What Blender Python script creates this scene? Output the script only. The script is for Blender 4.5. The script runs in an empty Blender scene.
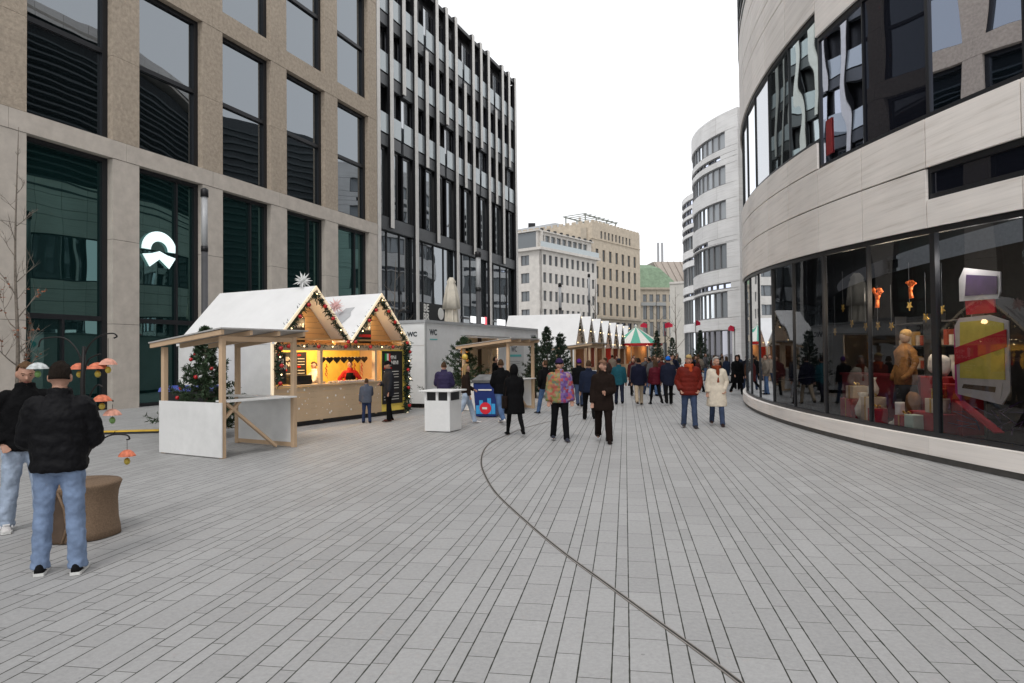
import bpy, bmesh, math, random
from mathutils import Vector, Matrix, noise
random.seed(11)
RAD = math.radians
sc = bpy.context.scene
col = sc.collection
V = Vector

# ------------------------------------------------------------------ materials
MATS = {}
def nodes_of(name):
    m = bpy.data.materials.new(name)
    m.use_nodes = True
    nt = m.node_tree
    return m, nt, nt.nodes["Principled BSDF"]
def N(nt, typ, **kw):
    n = nt.nodes.new(typ)
    for k, v in kw.items():
        setattr(n, k, v)
    return n
def inp(n, **kw):
    for k, v in kw.items():
        n.inputs[k.replace('_', ' ')].default_value = v
def mat(name, color, rough=.7, var=.18, scale=6., bump=0., bscale=60., metal=0., spec=.4, stretch=(1, 1, 1), emit=0., dirt=0., sheen=0.):
    if name in MATS:
        return MATS[name]
    m, nt, b = nodes_of(name)
    L = nt.links.new
    tc = N(nt, 'ShaderNodeTexCoord')
    mp = N(nt, 'ShaderNodeMapping')
    mp.inputs['Scale'].default_value = stretch
    L(tc.outputs['Object'], mp.inputs['Vector'])
    nz = N(nt, 'ShaderNodeTexNoise')
    inp(nz, Scale=scale, Detail=6., Roughness=.6)
    L(mp.outputs[0], nz.inputs['Vector'])
    rp = N(nt, 'ShaderNodeValToRGB')
    c = V(color[:3])
    rp.color_ramp.elements[0].position = .3
    rp.color_ramp.elements[1].position = .7
    rp.color_ramp.elements[0].color = (*(c * (1 - var)), 1)
    rp.color_ramp.elements[1].color = (*[min(1, q) for q in c * (1 + var)], 1)
    L(nz.outputs['Fac'], rp.inputs['Fac'])
    out = rp.outputs['Color']
    if dirt:
        n2 = N(nt, 'ShaderNodeTexNoise')
        inp(n2, Scale=.9, Detail=8., Roughness=.7)
        L(tc.outputs['Object'], n2.inputs['Vector'])
        r2 = N(nt, 'ShaderNodeMapRange')
        inp(r2, From_Min=.35, From_Max=.75, To_Min=1., To_Max=1 - dirt)
        L(n2.outputs['Fac'], r2.inputs['Value'])
        mx = N(nt, 'ShaderNodeMix', data_type='RGBA', blend_type='MULTIPLY')
        mx.inputs['Factor'].default_value = 1
        L(out, mx.inputs['A']); L(r2.outputs['Result'], mx.inputs['B'])
        out = mx.outputs['Result']
    L(out, b.inputs['Base Color'])
    b.inputs['Roughness'].default_value = rough
    b.inputs['Metallic'].default_value = metal
    b.inputs['Specular IOR Level'].default_value = spec
    if sheen:
        b.inputs['Sheen Weight'].default_value = sheen
    if emit:
        L(out, b.inputs['Emission Color'])
        b.inputs['Emission Strength'].default_value = emit
    if bump:
        n3 = N(nt, 'ShaderNodeTexNoise')
        inp(n3, Scale=bscale, Detail=4.)
        L(mp.outputs[0], n3.inputs['Vector'])
        bp = N(nt, 'ShaderNodeBump')
        inp(bp, Strength=bump, Distance=.02)
        L(n3.outputs['Fac'], bp.inputs['Height'])
        L(bp.outputs[0], b.inputs['Normal'])
    MATS[name] = m
    return m

def glass_mat(name, base, reflect=.35, tint=(.9, .95, 1), wob=.02, wscale=.5, seethru=None, rough=.01, fres=1.5):
    """coated facade glass: a dark body (or a see-through one) under a mirror-like coat, faintly wavy"""
    if name in MATS:
        return MATS[name]
    m, nt, b = nodes_of(name)
    L = nt.links.new
    o = nt.nodes['Material Output']
    tc = N(nt, 'ShaderNodeTexCoord')
    nz = N(nt, 'ShaderNodeTexNoise')
    inp(nz, Scale=wscale, Detail=1.)
    L(tc.outputs['Object'], nz.inputs['Vector'])
    bp = N(nt, 'ShaderNodeBump')
    inp(bp, Strength=1., Distance=wob)
    L(nz.outputs['Fac'], bp.inputs['Height'])
    gl = N(nt, 'ShaderNodeBsdfGlossy')
    gl.inputs['Color'].default_value = (*tint, 1)
    gl.inputs['Roughness'].default_value = rough
    L(bp.outputs[0], gl.inputs['Normal'])
    fr = N(nt, 'ShaderNodeFresnel')
    fr.inputs['IOR'].default_value = fres
    mr = N(nt, 'ShaderNodeMapRange')
    inp(mr, From_Min=0., From_Max=1., To_Min=reflect, To_Max=1.)
    L(fr.outputs[0], mr.inputs['Value'])
    mx = N(nt, 'ShaderNodeMixShader')
    L(mr.outputs['Result'], mx.inputs[0])
    if seethru:
        tr = N(nt, 'ShaderNodeBsdfTransparent')
        tr.inputs['Color'].default_value = (*seethru, 1)
        L(tr.outputs[0], mx.inputs[1])
        nt.nodes.remove(b)
    else:
        b.inputs['Base Color'].default_value = (*base, 1)
        b.inputs['Roughness'].default_value = .5
        b.inputs['Specular IOR Level'].default_value = 0
        L(b.outputs[0], mx.inputs[1])
    L(gl.outputs[0], mx.inputs[2])
    L(mx.outputs[0], o.inputs['Surface'])
    MATS[name] = m
    return m

def paving_mat():
    m, nt, b = nodes_of('paving')
    L = nt.links.new
    tc = N(nt, 'ShaderNodeTexCoord')
    sep = N(nt, 'ShaderNodeSeparateXYZ')
    mp = N(nt, 'ShaderNodeMapping', vector_type='TEXTURE')
    mp.inputs['Rotation'].default_value = (0, 0, RAD(-9.4))
    L(tc.outputs['Object'], mp.inputs['Vector'])
    L(mp.outputs[0], sep.inputs[0])
    def mth(op, a, bb=None, c=None):
        n = N(nt, 'ShaderNodeMath', operation=op)
        for i, q in enumerate((a, bb, c)):
            if q is None: continue
            if isinstance(q, (int, float)): n.inputs[i].default_value = q
            else: L(q, n.inputs[i])
        return n.outputs[0]
    def vor(w, feature, rnd, scale):
        n = N(nt, 'ShaderNodeTexVoronoi', voronoi_dimensions='1D', feature=feature)
        inp(n, Scale=scale, Randomness=rnd)
        L(w, n.inputs['W'])
        return n
    u, v = sep.outputs['X'], sep.outputs['Y']
    WID = [.235, .115, .165, .1, .255, .135, .11, .205, .12, .1, .17, .25, .105, .145, .19, .1]
    PER = sum(WID); bnd = [0.]
    for q in WID: bnd.append(bnd[-1] + q)
    un = mth('DIVIDE', u, PER); per = mth('FLOOR', un)
    w_ = mth('MULTIPLY', mth('SUBTRACT', un, per), PER)
    d1 = None; rid = None
    for q in bnd:
        dq = mth('ABSOLUTE', mth('SUBTRACT', w_, q))
        d1 = dq if d1 is None else mth('MINIMUM', d1, dq)
        gq = mth('GREATER_THAN', w_, q)
        rid = gq if rid is None else mth('ADD', rid, gq)
    rid = mth('ADD', rid, mth('MULTIPLY', per, 31.7))
    wn = N(nt, 'ShaderNodeTexWhiteNoise', noise_dimensions='1D'); L(rid, wn.inputs['W'])
    cs = N(nt, 'ShaderNodeSeparateColor'); L(wn.outputs['Color'], cs.inputs[0])
    # along each row: its own offset and its own slab length
    off = mth('MULTIPLY', cs.outputs[0], 173.)
    fq = mth('MULTIPLY_ADD', cs.outputs[1], 1.3, 1.5)
    v2 = mth('MULTIPLY_ADD', v, fq, off)
    e2 = vor(v2, 'DISTANCE_TO_EDGE', .7, 1.)
    f2 = vor(v2, 'F1', .7, 1.)
    c2 = N(nt, 'ShaderNodeSeparateColor')
    L(f2.outputs['Color'], c2.inputs[0])
    d2 = mth('DIVIDE', e2.outputs['Distance'], fq)
    # wide joints between rows, hairline joints inside a row
    nzj = N(nt, 'ShaderNodeTexNoise'); inp(nzj, Scale=9., Detail=3.)
    L(tc.outputs['Object'], nzj.inputs['Vector'])
    jw = mth('MULTIPLY_ADD', nzj.outputs['Fac'], .0062, .0012)
    j1 = mth('LESS_THAN', d1, jw)
    j2 = mth('MULTIPLY', mth('LESS_THAN', d2, .003), .95)
    joint = mth('MAXIMUM', j1, j2)
    # slab colour
    tone = mth('MULTIPLY_ADD', c2.outputs[0], .13, .935)
    nz = N(nt, 'ShaderNodeTexNoise'); inp(nz, Scale=.35, Detail=8., Roughness=.65)
    L(tc.outputs['Object'], nz.inputs['Vector'])
    nf = N(nt, 'ShaderNodeTexNoise'); inp(nf, Scale=28., Detail=7., Roughness=.82)
    L(tc.outputs['Object'], nf.inputs['Vector'])
    t2 = mth('MULTIPLY', tone, mth('MULTIPLY_ADD', nz.outputs['Fac'], .42, .79))
    t3 = mth('MULTIPLY', t2, mth('MULTIPLY_ADD', nf.outputs['Fac'], .8, .6))
    # stains: sparse dark spots
    sp = N(nt, 'ShaderNodeTexVoronoi', feature='F1'); inp(sp, Scale=6.5, Randomness=1.)
    L(tc.outputs['Object'], sp.inputs['Vector'])
    spc = N(nt, 'ShaderNodeSeparateColor'); L(sp.outputs['Color'], spc.inputs[0])
    rad = mth('MULTIPLY_ADD', spc.outputs[0], .16, -.07)
    spot = mth('MULTIPLY', mth('LESS_THAN', sp.outputs['Distance'], rad), .3)
    t4 = mth('MULTIPLY', t3, mth('SUBTRACT', 1., spot))
    base = N(nt, 'ShaderNodeMix', data_type='RGBA', blend_type='MULTIPLY')
    base.inputs['Factor'].default_value = 1
    base.inputs['A'].default_value = (.345, .343, .341, 1)
    L(t4, base.inputs['B'])
    jm = N(nt, 'ShaderNodeMix', data_type='RGBA')
    L(joint, jm.inputs['Factor'])
    L(base.outputs['Result'], jm.inputs['A'])
    jm.inputs['B'].default_value = (.022, .023, .016, 1)
    L(jm.outputs['Result'], b.inputs['Base Color'])
    L(mth('MULTIPLY_ADD', nz.outputs['Fac'], .3, .5), b.inputs['Roughness'])
    b.inputs['Specular IOR Level'].default_value = .35
    hgt = mth('SUBTRACT', mth('MULTIPLY', nf.outputs['Fac'], .12), joint)
    bp = N(nt, 'ShaderNodeBump'); inp(bp, Strength=.35, Distance=.006)
    L(hgt, bp.inputs['Height'])
    L(bp.outputs[0], b.inputs['Normal'])
    return m

def travertine(name, c=(.56, .53, .49)):
    m, nt, b = nodes_of(name)
    L = nt.links.new
    tc = N(nt, 'ShaderNodeTexCoord')
    mp = N(nt, 'ShaderNodeMapping'); mp.inputs['Scale'].default_value = (.3, .3, 8)
    L(tc.outputs['Object'], mp.inputs['Vector'])
    n1 = N(nt, 'ShaderNodeTexNoise'); inp(n1, Scale=1.6, Detail=9., Roughness=.68, Distortion=0.)
    L(mp.outputs[0], n1.inputs['Vector'])
    n2 = N(nt, 'ShaderNodeTexNoise'); inp(n2, Scale=.5, Detail=3.)
    L(tc.outputs['Object'], n2.inputs['Vector'])
    r = N(nt, 'ShaderNodeValToRGB')
    e = r.color_ramp.elements
    e[0].position = .3; e[0].color = (c[0]*.82, c[1]*.80, c[2]*.77, 1)
    e[1].position = .62; e[1].color = (c[0]*1.08, c[1]*1.08, c[2]*1.08, 1)
    k = e.new(.45); k.color = (*c, 1)
    L(n1.outputs['Fac'], r.inputs['Fac'])
    mx = N(nt, 'ShaderNodeMix', data_type='RGBA', blend_type='MULTIPLY')
    mx.inputs['Factor'].default_value = 1
    mr = N(nt, 'ShaderNodeMapRange'); inp(mr, From_Min=.2, From_Max=.8, To_Min=.85, To_Max=1.1)
    L(n2.outputs['Fac'], mr.inputs['Value'])
    oi = N(nt, 'ShaderNodeNewGeometry')
    pr = N(nt, 'ShaderNodeMapRange'); inp(pr, From_Min=0., From_Max=1., To_Min=.9, To_Max=1.05)
    L(oi.outputs['Random Per Island'], pr.inputs['Value'])
    mm = N(nt, 'ShaderNodeMath', operation='MULTIPLY')
    L(mr.outputs['Result'], mm.inputs[0]); L(pr.outputs['Result'], mm.inputs[1])
    L(r.outputs['Color'], mx.inputs['A']); L(mm.outputs[0], mx.inputs['B'])
    L(mx.outputs['Result'], b.inputs['Base Color'])
    b.inputs['Roughness'].default_value = .55
    bp = N(nt, 'ShaderNodeBump'); inp(bp, Strength=.2, Distance=.01)
    L(n1.outputs['Fac'], bp.inputs['Height']); L(bp.outputs[0], b.inputs['Normal'])
    return m

def wood(name, c, scale=1.):
    """pale boards: grain runs along local x"""
    if name in MATS: return MATS[name]
    return mat(name, c, rough=.65, var=.1, scale=1.6*scale, stretch=(1, 1, 1), bump=.08, bscale=25, dirt=.1)

STONE_UP = mat('rough_stone', (.43, .36, .285), .9, .2, 7., bump=.8, bscale=14., dirt=.14)
STONE_LO = mat('smooth_stone', (.555, .50, .44), .75, .12, 2.2, bump=.12, bscale=30., dirt=.12)
FRAME = mat('dark_frame', (.012, .013, .016), .4, .1)
BLACK = mat('black_cladding', (.012, .012, .014), .45, .2)
DARKSLOT = mat('shadow_gap', (.02, .02, .02), .9, .1)
GL_UP = glass_mat('office_glass', (.004, .007, .008), .2, (.86, .93, 1.), .005, .6, fres=1.7)
GL_LO = glass_mat('shop_glass_left', (.005, .017, .017), .12, (.5, .84, .8), .006, .5, fres=1.5)
GL_BLK = glass_mat('residence_glass', (.02, .025, .026), .24, (.9, .95, 1.), .01, .6, fres=1.6)
GL_WAVE = glass_mat('wavy_upper_glass', (.03, .034, .036), .1, (.85, .95, .95), .012, .45)
GL_BAL = glass_mat('balcony_glass', (.25, .28, .3), .15, (.95, 1, 1), .003, .5, fres=1.5)
GL_SHOP = glass_mat('display_glass', (0, 0, 0), .015, (.95, .97, 1.), .008, .5, seethru=(.8, .81, .84), fres=1.42)
GL_DARK = glass_mat('upper_shop_glass', (.009, .01, .015), .015, (.8, .85, 1.), .008, .5, fres=1.4)
GL_PALE = glass_mat('pale_upper_glass', (.42, .44, .46), .06, (.9, .95, 1.), .004, .5, fres=1.1)
GL_FAR = glass_mat('far_glass', (.13, .14, .145), .07, (.9, .95, 1.), .004, .5, fres=1.14)
GL_BRIGHT = glass_mat('sky_glass', (.22, .24, .26), .4, (.95, .97, 1.), .006, .4, fres=1.6)  # pale body paints in some of the sky these panes mirror
TRAV = travertine('travertine', (.88, .825, .775))
WHITESTONE = travertine('white_stone', (.86, .85, .84))
WHITE = mat('white_board', (.78, .78, .77), .55, .06, 2., bump=.05, bscale=30, dirt=.16)
WHITEROOF = mat('white_roof_sheet', (.84, .84, .84), .5, .04, 1.5, dirt=.05)
CONTW = mat('container_white', (.82, .83, .83), .45, .05, 2., dirt=.12)
GREYP = mat('grey_paint', (.3, .31, .31), .5, .08)
TIMBER = wood('larch_timber', (.56, .40, .26))
PLY = wood('ply_board', (.58, .43, .28), .6)
PLYWARM = wood('gable_boards', (.62, .38, .17), .6)
YELLOW = mat('yellow_wall', (.85, .64, .12), .6, .08)
RED = mat('red_paint', (.5, .02, .02), .4, .15)
REDM = mat('red_bauble', (.45, .012, .015), .18, .1, spec=.6)
GREENF = mat('fir_needles', (.036, .066, .03), .7, .45, 9.)
GREEND = mat('fir_needles_dark', (.024, .044, .024), .75, .4, 9.)
BARK = mat('bark', (.09, .07, .055), .9, .35, 20., bump=.5, bscale=60)
BARKL = mat('pale_bark', (.17, .145, .12), .9, .35, 20., bump=.5, bscale=60)
LEAFB = mat('dry_leaf', (.22, .07, .03), .8, .4)
BULB = mat('warm_bulb', (1., .72, .36), .5, 0., emit=6.)
STRIP = mat('warm_edge_light', (1., .82, .58), .5, 0., emit=.45)
STEEL = mat('steel', (.35, .35, .36), .35, .12, metal=.9)
IRON = mat('black_iron', (.015, .014, .014), .5, .2, metal=.4)
CHALK = mat('chalk_white', (.75, .74, .7), .8, .05)
BOARD = mat('menu_black', (.012, .012, .013), .6, .2)
SKIN = mat('skin', (.40, .22, .155), .55, .1, 12.)
GINGER = mat('gingerbread', (.02, .01, .008), .6, .2)

# ------------------------------------------------------------------ mesh builder
class MB:
    def __init__(s):
        s.v = []; s.f = []
    def add(s, vs, fs):
        o = len(s.v)
        s.v += [tuple(p) for p in vs]
        s.f += [tuple(i + o for i in f) for f in fs]
        return s
    def box(s, x0, x1, y0, y1, z0, z1):
        return s.add([(x0, y0, z0), (x1, y0, z0), (x1, y1, z0), (x0, y1, z0), (x0, y0, z1), (x1, y0, z1), (x1, y1, z1), (x0, y1, z1)],
                     [(0, 3, 2, 1), (4, 5, 6, 7), (0, 1, 5, 4), (1, 2, 6, 5), (2, 3, 7, 6), (3, 0, 4, 7)])
    def bar(s, a, b, w, d=None, up=(0, 0, 1)):
        """square bar from a to b"""
        a, b = V(a), V(b); d = d or w
        z = (b - a).normalized(); u = V(up)
        if abs(z.dot(u)) > .95: u = V((1, 0, 0))
        x = z.cross(u).normalized() * w / 2; y = x.cross(z).normalized() * d / 2
        vs = [p + i * x + j * y for p in (a, b) for i, j in ((-1, -1), (1, -1), (1, 1), (-1, 1))]
        return s.add(vs, [(3, 2, 1, 0), (4, 5, 6, 7), (0, 1, 5, 4), (1, 2, 6, 5), (2, 3, 7, 6), (3, 0, 4, 7)])
    def prism(s, pts, vec):
        """flat polygon swept along vec"""
        n = len(pts); vec = V(vec)
        vs = [V(p) for p in pts] + [V(p) + vec for p in pts]
        fs = [tuple(range(n))[::-1], tuple(range(n, 2 * n))] + [(i, (i + 1) % n, n + (i + 1) % n, n + i) for i in range(n)]
        return s.add(vs, fs)
    def poly(s, pts):
        return s.add(pts, [tuple(range(len(pts)))])
    def loft(s, rings, cap=True):
        n = len(rings[0]); o = []
        for r in rings: o += [tuple(p) for p in r]
        fs = []
        for k in range(len(rings) - 1):
            for i in range(n):
                j = (i + 1) % n
                fs.append((k*n + i, k*n + j, (k+1)*n + j, (k+1)*n + i))
        if cap:
            fs.append(tuple(range(n))[::-1]); fs.append(tuple(range((len(rings)-1)*n, len(rings)*n)))
        return s.add(o, fs)
    def tube(s, pts, rad, n=8, cap=True):
        pts = [V(p) for p in pts]
        if isinstance(rad, (int, float)): rad = [rad] * len(pts)
        rings = []; prev = None
        for i, p in enumerate(pts):
            t = (pts[min(i+1, len(pts)-1)] - pts[max(i-1, 0)]).normalized()
            if prev is None:
                u = V((0, 0, 1)) if abs(t.z) < .9 else V((1, 0, 0))
                x = t.cross(u).normalized()
            else:
                x = (prev - t * prev.dot(t)).normalized()
            prev = x; y = t.cross(x)
            rings.append([p + rad[i] * (math.cos(a) * x + math.sin(a) * y) for a in [2*math.pi*k/n for k in range(n)]])
        return s.loft(rings, cap)
    def lathe(s, prof, c=(0, 0, 0), n=20, cap=True):
        c = V(c)
        return s.loft([[c + V((r*math.cos(2*math.pi*k/n), r*math.sin(2*math.pi*k/n), z)) for k in range(n)] for r, z in prof], cap)
    def ball(s, c, r, n=10, m=7, rot=None):
        c = V(c)
        if isinstance(r, (int, float)): r = (r, r, r)
        rings = []
        for j in range(m + 1):
            a = -math.pi/2 + math.pi * j / m
            rr = max(math.cos(a), .02)
            ring = []
            for k in range(n):
                b = 2*math.pi*k/n
                p = V((r[0]*rr*math.cos(b), r[1]*rr*math.sin(b), r[2]*math.sin(a)))
                if rot is not None: p = rot @ p
                ring.append(c + p)
            rings.append(ring)
        return s.loft(rings)
    def mesh(s, name):
        me = bpy.data.meshes.new(name)
        me.from_pydata(s.v, [], s.f)
        me.update()
        return me
    def build(s, name, m, parent=None, smooth=False, bevel=0.):
        me = s.mesh(name)
        bm = bmesh.new(); bm.from_mesh(me)
        bmesh.ops.recalc_face_normals(bm, faces=bm.faces)
        if bevel:
            bmesh.ops.bevel(bm, geom=list(bm.edges), offset=bevel, segments=1, affect='EDGES', clamp_overlap=True)
        if smooth:
            for f in bm.faces: f.smooth = True
        bm.to_mesh(me); bm.free()
        return link(name, me, m, parent)
def link(name, me, m, parent=None):
    o = bpy.data.objects.new(name, me)
    if m is not None and not len(me.materials):
        me.materials.append(m)
    col.objects.link(o)
    if parent is not None: o.parent = parent
    return o
def tag(o, label, cat, group=None):
    o['label'] = label; o['category'] = cat
    if group: o['group'] = group
    return o
def thing(name, label, cat, loc=(0, 0, 0), rz=0., group=None):
    o = bpy.data.objects.new(name, None)
    o.empty_display_size = .2
    col.objects.link(o)
    o.location = loc; o.rotation_euler = (0, 0, RAD(rz))
    return tag(o, label, cat, group)
def dup(root, loc=None, rz=None, label=None, scale=None):
    r = root.copy(); col.objects.link(r)
    if loc is not None: r.location = loc
    if rz is not None: r.rotation_euler = (0, 0, RAD(rz))
    if scale is not None: r.scale = (scale,) * 3 if isinstance(scale, (int, float)) else scale
    if label: r['label'] = label
    for ch in list(root.children):
        c = ch.copy(); col.objects.link(c); c.parent = r
        for g in list(ch.children):
            d = g.copy(); col.objects.link(d); d.parent = c
    return r
def place(o, loc=None, rz=None):
    if loc is not None: o.location = loc
    if rz is not None: o.rotation_euler = (0, 0, RAD(rz))
    return o
def text_mb(txt, size, depth=.004, align='CENTER', bold=0.):
    cu = bpy.data.curves.new('lettering', 'FONT')
    cu.body = txt; cu.size = size; cu.extrude = depth; cu.align_x = align; cu.align_y = 'CENTER'; cu.offset = bold
    cu.resolution_u = 2
    t = bpy.data.objects.new('lettering', cu); col.objects.link(t)
    dg = bpy.context.evaluated_depsgraph_get(); dg.update()
    me = bpy.data.meshes.new_from_object(t.evaluated_get(dg))
    bpy.data.objects.remove(t); bpy.data.curves.remove(cu)
    return me
def lettering(txt, size, m, parent, loc, rot=(90, 0, 0), name='lettering', bold=0., depth=.004):
    me = text_mb(txt, size, depth, bold=bold)
    me.materials.clear()
    o = link(name, me, m, parent)
    o.location = loc; o.rotation_euler = [RAD(a) for a in rot]
    return o
def curve_pts(ctrl, k=6):
    """Catmull-Rom through the control points"""
    c = [V(p) for p in ctrl]; c = [2*c[0] - c[1]] + c + [2*c[-1] - c[-2]]
    out = []
    for i in range(1, len(c) - 2):
        for j in range(k):
            t = j / k
            out.append(.5 * (2*c[i] + (c[i+1]-c[i-1])*t + (2*c[i-1]-5*c[i]+4*c[i+1]-c[i+2])*t*t + (3*c[i]-c[i-1]-3*c[i+1]+c[i+2])*t**3))
    return out + [c[-2]]

# ------------------------------------------------------------------ camera, light, sky
cd = bpy.data.cameras.new('camera'); cam = bpy.data.objects.new('camera', cd); col.objects.link(cam)
cd.sensor_width = 36; cd.lens = 683 / 1024 * 36
cd.clip_end = 3000
cam.matrix_world = Matrix.Translation((0, 0, 1.8)) @ Matrix.Rotation(RAD(91.13), 4, 'X') @ Matrix.Rotation(RAD(-.6), 4, 'Z')
sc.camera = cam
sc.view_settings.view_transform = 'Standard'; sc.view_settings.look = 'None'; sc.view_settings.exposure = 0
w = bpy.data.worlds.new('World'); sc.world = w; w.use_nodes = True
nt = w.node_tree; bg = nt.nodes['Background']
sky = N(nt, 'ShaderNodeTexSky', sky_type='NISHITA'); sky.sun_disc = False
SUN_EL, SUN_AZ = 52, 190
sky.sun_elevation = RAD(SUN_EL); sky.sun_rotation = RAD(SUN_AZ)
mx = N(nt, 'ShaderNodeMix', data_type='RGBA'); mx.inputs['Factor'].default_value = .93
mx.inputs['B'].default_value = (9.3, 9.35, 9.48, 1)      # closed cloud layer over the sky
nt.links.new(sky.outputs[0], mx.inputs['A']); nt.links.new(mx.outputs['Result'], bg.inputs['Color'])
bg.inputs['Strength'].default_value = .134
sd = bpy.data.lights.new('sun', 'SUN'); sun = bpy.data.objects.new('sun', sd); col.objects.link(sun)
sd.energy = 1.15; sd.angle = RAD(18); sd.color = (1, .97, .93)
sun.rotation_euler = (RAD(90 - SUN_EL), 0, RAD(180 - SUN_AZ))
def point(loc, e, c=(1, .72, .4), r=.08, parent=None):
    d = bpy.data.lights.new('lamp', 'POINT'); o = bpy.data.objects.new('lamp', d); col.objects.link(o)
    d.energy = e; d.color = c; d.shadow_soft_size = r; o.location = loc
    if parent: o.parent = parent
    return o

# ------------------------------------------------------------------ ground
g = MB().poly([(-700, -60, 0), (700, -60, 0), (700, 1500, 0), (-700, 1500, 0)]).build('ground', paving_mat())
g['kind'] = 'structure'
rail = [(1.45, 2.95), (1.22, 3.76), (1.11, 4.14), (.94, 4.67), (.7, 5.43), (.43, 6.29), (.15, 7.33), (-.22, 8.89), (-.43, 10.31), (-.54, 11.56), (-.55, 13.02), (-.44, 14.2), (-.18, 15.23), (.3, 16.85), (1.06, 18.55), (2.04, 20.6), (3.4, 23)]
rp_ = curve_pts([(x, y, 0) for x, y in rail], 10)
def ribbon(pts, o0, o1, z0, z1):
    mb = MB(); rows = []
    for i, p in enumerate(pts):
        t = (pts[min(i+1, len(pts)-1)] - pts[max(i-1, 0)]).normalized(); n = V((-t.y, t.x, 0))
        rows.append([p + n*o0 + V((0, 0, z0)), p + n*o1 + V((0, 0, z0)), p + n*o1 + V((0, 0, z1)), p + n*o0 + V((0, 0, z1))])
    return mb.loft(rows)
dr = thing('drain_channel', 'thin curved slot drain winding across the grey paving', 'drain')
ribbon(rp_, -.010, .010, .001, .004).build('slot', mat('wet_slot', (.03, .03, .024), .7, .4, 8), dr)  # the slot is a plain dark strip laid on the paving
for a, b in ((-.017, -.009), (.009, .017)):
    ribbon(rp_, a, b, .001, .007).build('metal_edge', mat('dull_steel', (.30, .27, .25), .5, .2, metal=.5), dr)
# ------------------------------------------------------------------ stone grid office building on the left
FD = RAD(21.5)
P0 = V((-14.1, 24.6, 0)); FDIR = V((math.sin(FD), math.cos(FD), 0))
ob = thing('office_building', 'brown stone grid office building with tall dark windows behind the gabled hut', 'building', P0, 68.5)
PITCH, OPEN = 4.09, 3.0
T0, T1 = -40.1, 16.9
starts = [.77 + PITCH * i for i in range(-10, 4)]
edges = [T0] + [q for s_ in starts for q in (s_, s_ + OPEN)] + [T1]
pillars = [(edges[i], edges[i+1]) for i in range(0, len(edges), 2)]
lo, up, jt = MB(), MB(), MB()
for a, b in pillars:
    for z0, z1 in ((0, 3.05), (3.065, 6.08), (6.095, 8.985)):
        lo.box(a, b, 0, .55, z0, z1)
    for z0, z1 in ((9.665, 12.7), (12.71, 15.79), (16.71, 19.8), (19.81, 22.79), (23.71, 25.2)):
        up.box(a, b, .0, .55, z0, z1)
    jt.box(a + .03, b - .03, .03, .5, 0, 25)
for i in range(len(starts)):                       # the two ledges, joint by joint
    a = T0 if i == 0 else starts[i] - .55; b = T1 if i == len(starts) - 1 else starts[i+1] - .56
    lo.box(a, b, -.015, .56, 9.0, 9.65)
    up.box(a, b, -.01, .56, 15.8, 16.7); up.box(a, b, -.01, .56, 22.8, 23.7)
lo.build('lower_facade', STONE_LO, ob); up.build('upper_facade', STONE_UP, ob)
jt.build('joint_backing', DARKSLOT, ob)
bd = MB(); bd.box(T0, T1, .56, 18, 0, 25.2); bd.box(T1 - .3, T1 - .02, .1, 18, 0, 25.0)
bd.build('rear_body', mat('body_stone', (.2, .17, .14), .9, .2), ob)
def big_window(t0, t1, z0, z1, transoms, door=False, mull=None, glass=GL_UP):
    f = MB(); y0, y1 = .26, .42; k = .11
    f.box(t0, t0 + k, y0, y1, z0, z1); f.box(t1 - k - .1, t1, y0, y1, z0, z1)
    f.box(t0 + k, t1 - k - .1, y0, y1, z0, z0 + k); f.box(t0 + k, t1 - k - .1, y0, y1, z1 - .16, z1)
    for z in transoms: f.box(t0 + k, t1 - k - .1, y0 + .01, y1, z, z + .17)
    if mull: f.box(mull, mull + .09, y0 + .012, y1 - .02, z0 + k, (transoms[0] if door else z1 - .16))
    fr = f.build('window', FRAME, ob)
    MB().poly([(t0 + .02, .385, z0 + .02), (t1 - .02, .385, z0 + .02), (t1 - .02, .385, z1 - .02), (t0 + .02, .385, z1 - .02)]).build('pane', glass, fr)
    return fr
for i, s_ in enumerate(starts):
    isdoor = i in (6, 9)
    big_window(s_, s_ + OPEN, .02, 8.99, [3.15] if i < 12 else [4.4], door=isdoor, mull=s_ + 1.35 if isdoor else s_ + 1.9, glass=GL_LO)
    big_window(s_, s_ + OPEN, 9.66, 15.79, [12.75], mull=None)
    big_window(s_, s_ + OPEN, 16.71, 22.79, [19.6], mull=None)
# emblem hung inside the second window: an arch over a chevron
EMB = mat('emblem_white', (.78, .95, .95), .5, 0, emit=.85)
em = MB()
cx, cz, rx_, rz_ = 1.93, 6.0, .8, .74
for i in range(24):
    a0, a1 = math.pi*i/24, math.pi*(i+1)/24
    em.prism([(cx + q*rx_*math.cos(a), .30, cz + p*math.sin(a)) for q, p, a in ((.5, .36, a0), (1., rz_, a0), (1., rz_, a1), (.5, .36, a1))], (0, .03, 0))
for sx in (-1, 1):
    em.prism([(cx, .3, cz - .02), (cx + sx*.44*rx_, .3, cz - .14), (cx + sx*.95*rx_, .3, cz - .21), (cx + sx*.56*rx_, .3, cz - .66), (cx, .3, cz - .33)], (0, .03, 0))
em.build('emblem', EMB, ob)

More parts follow.
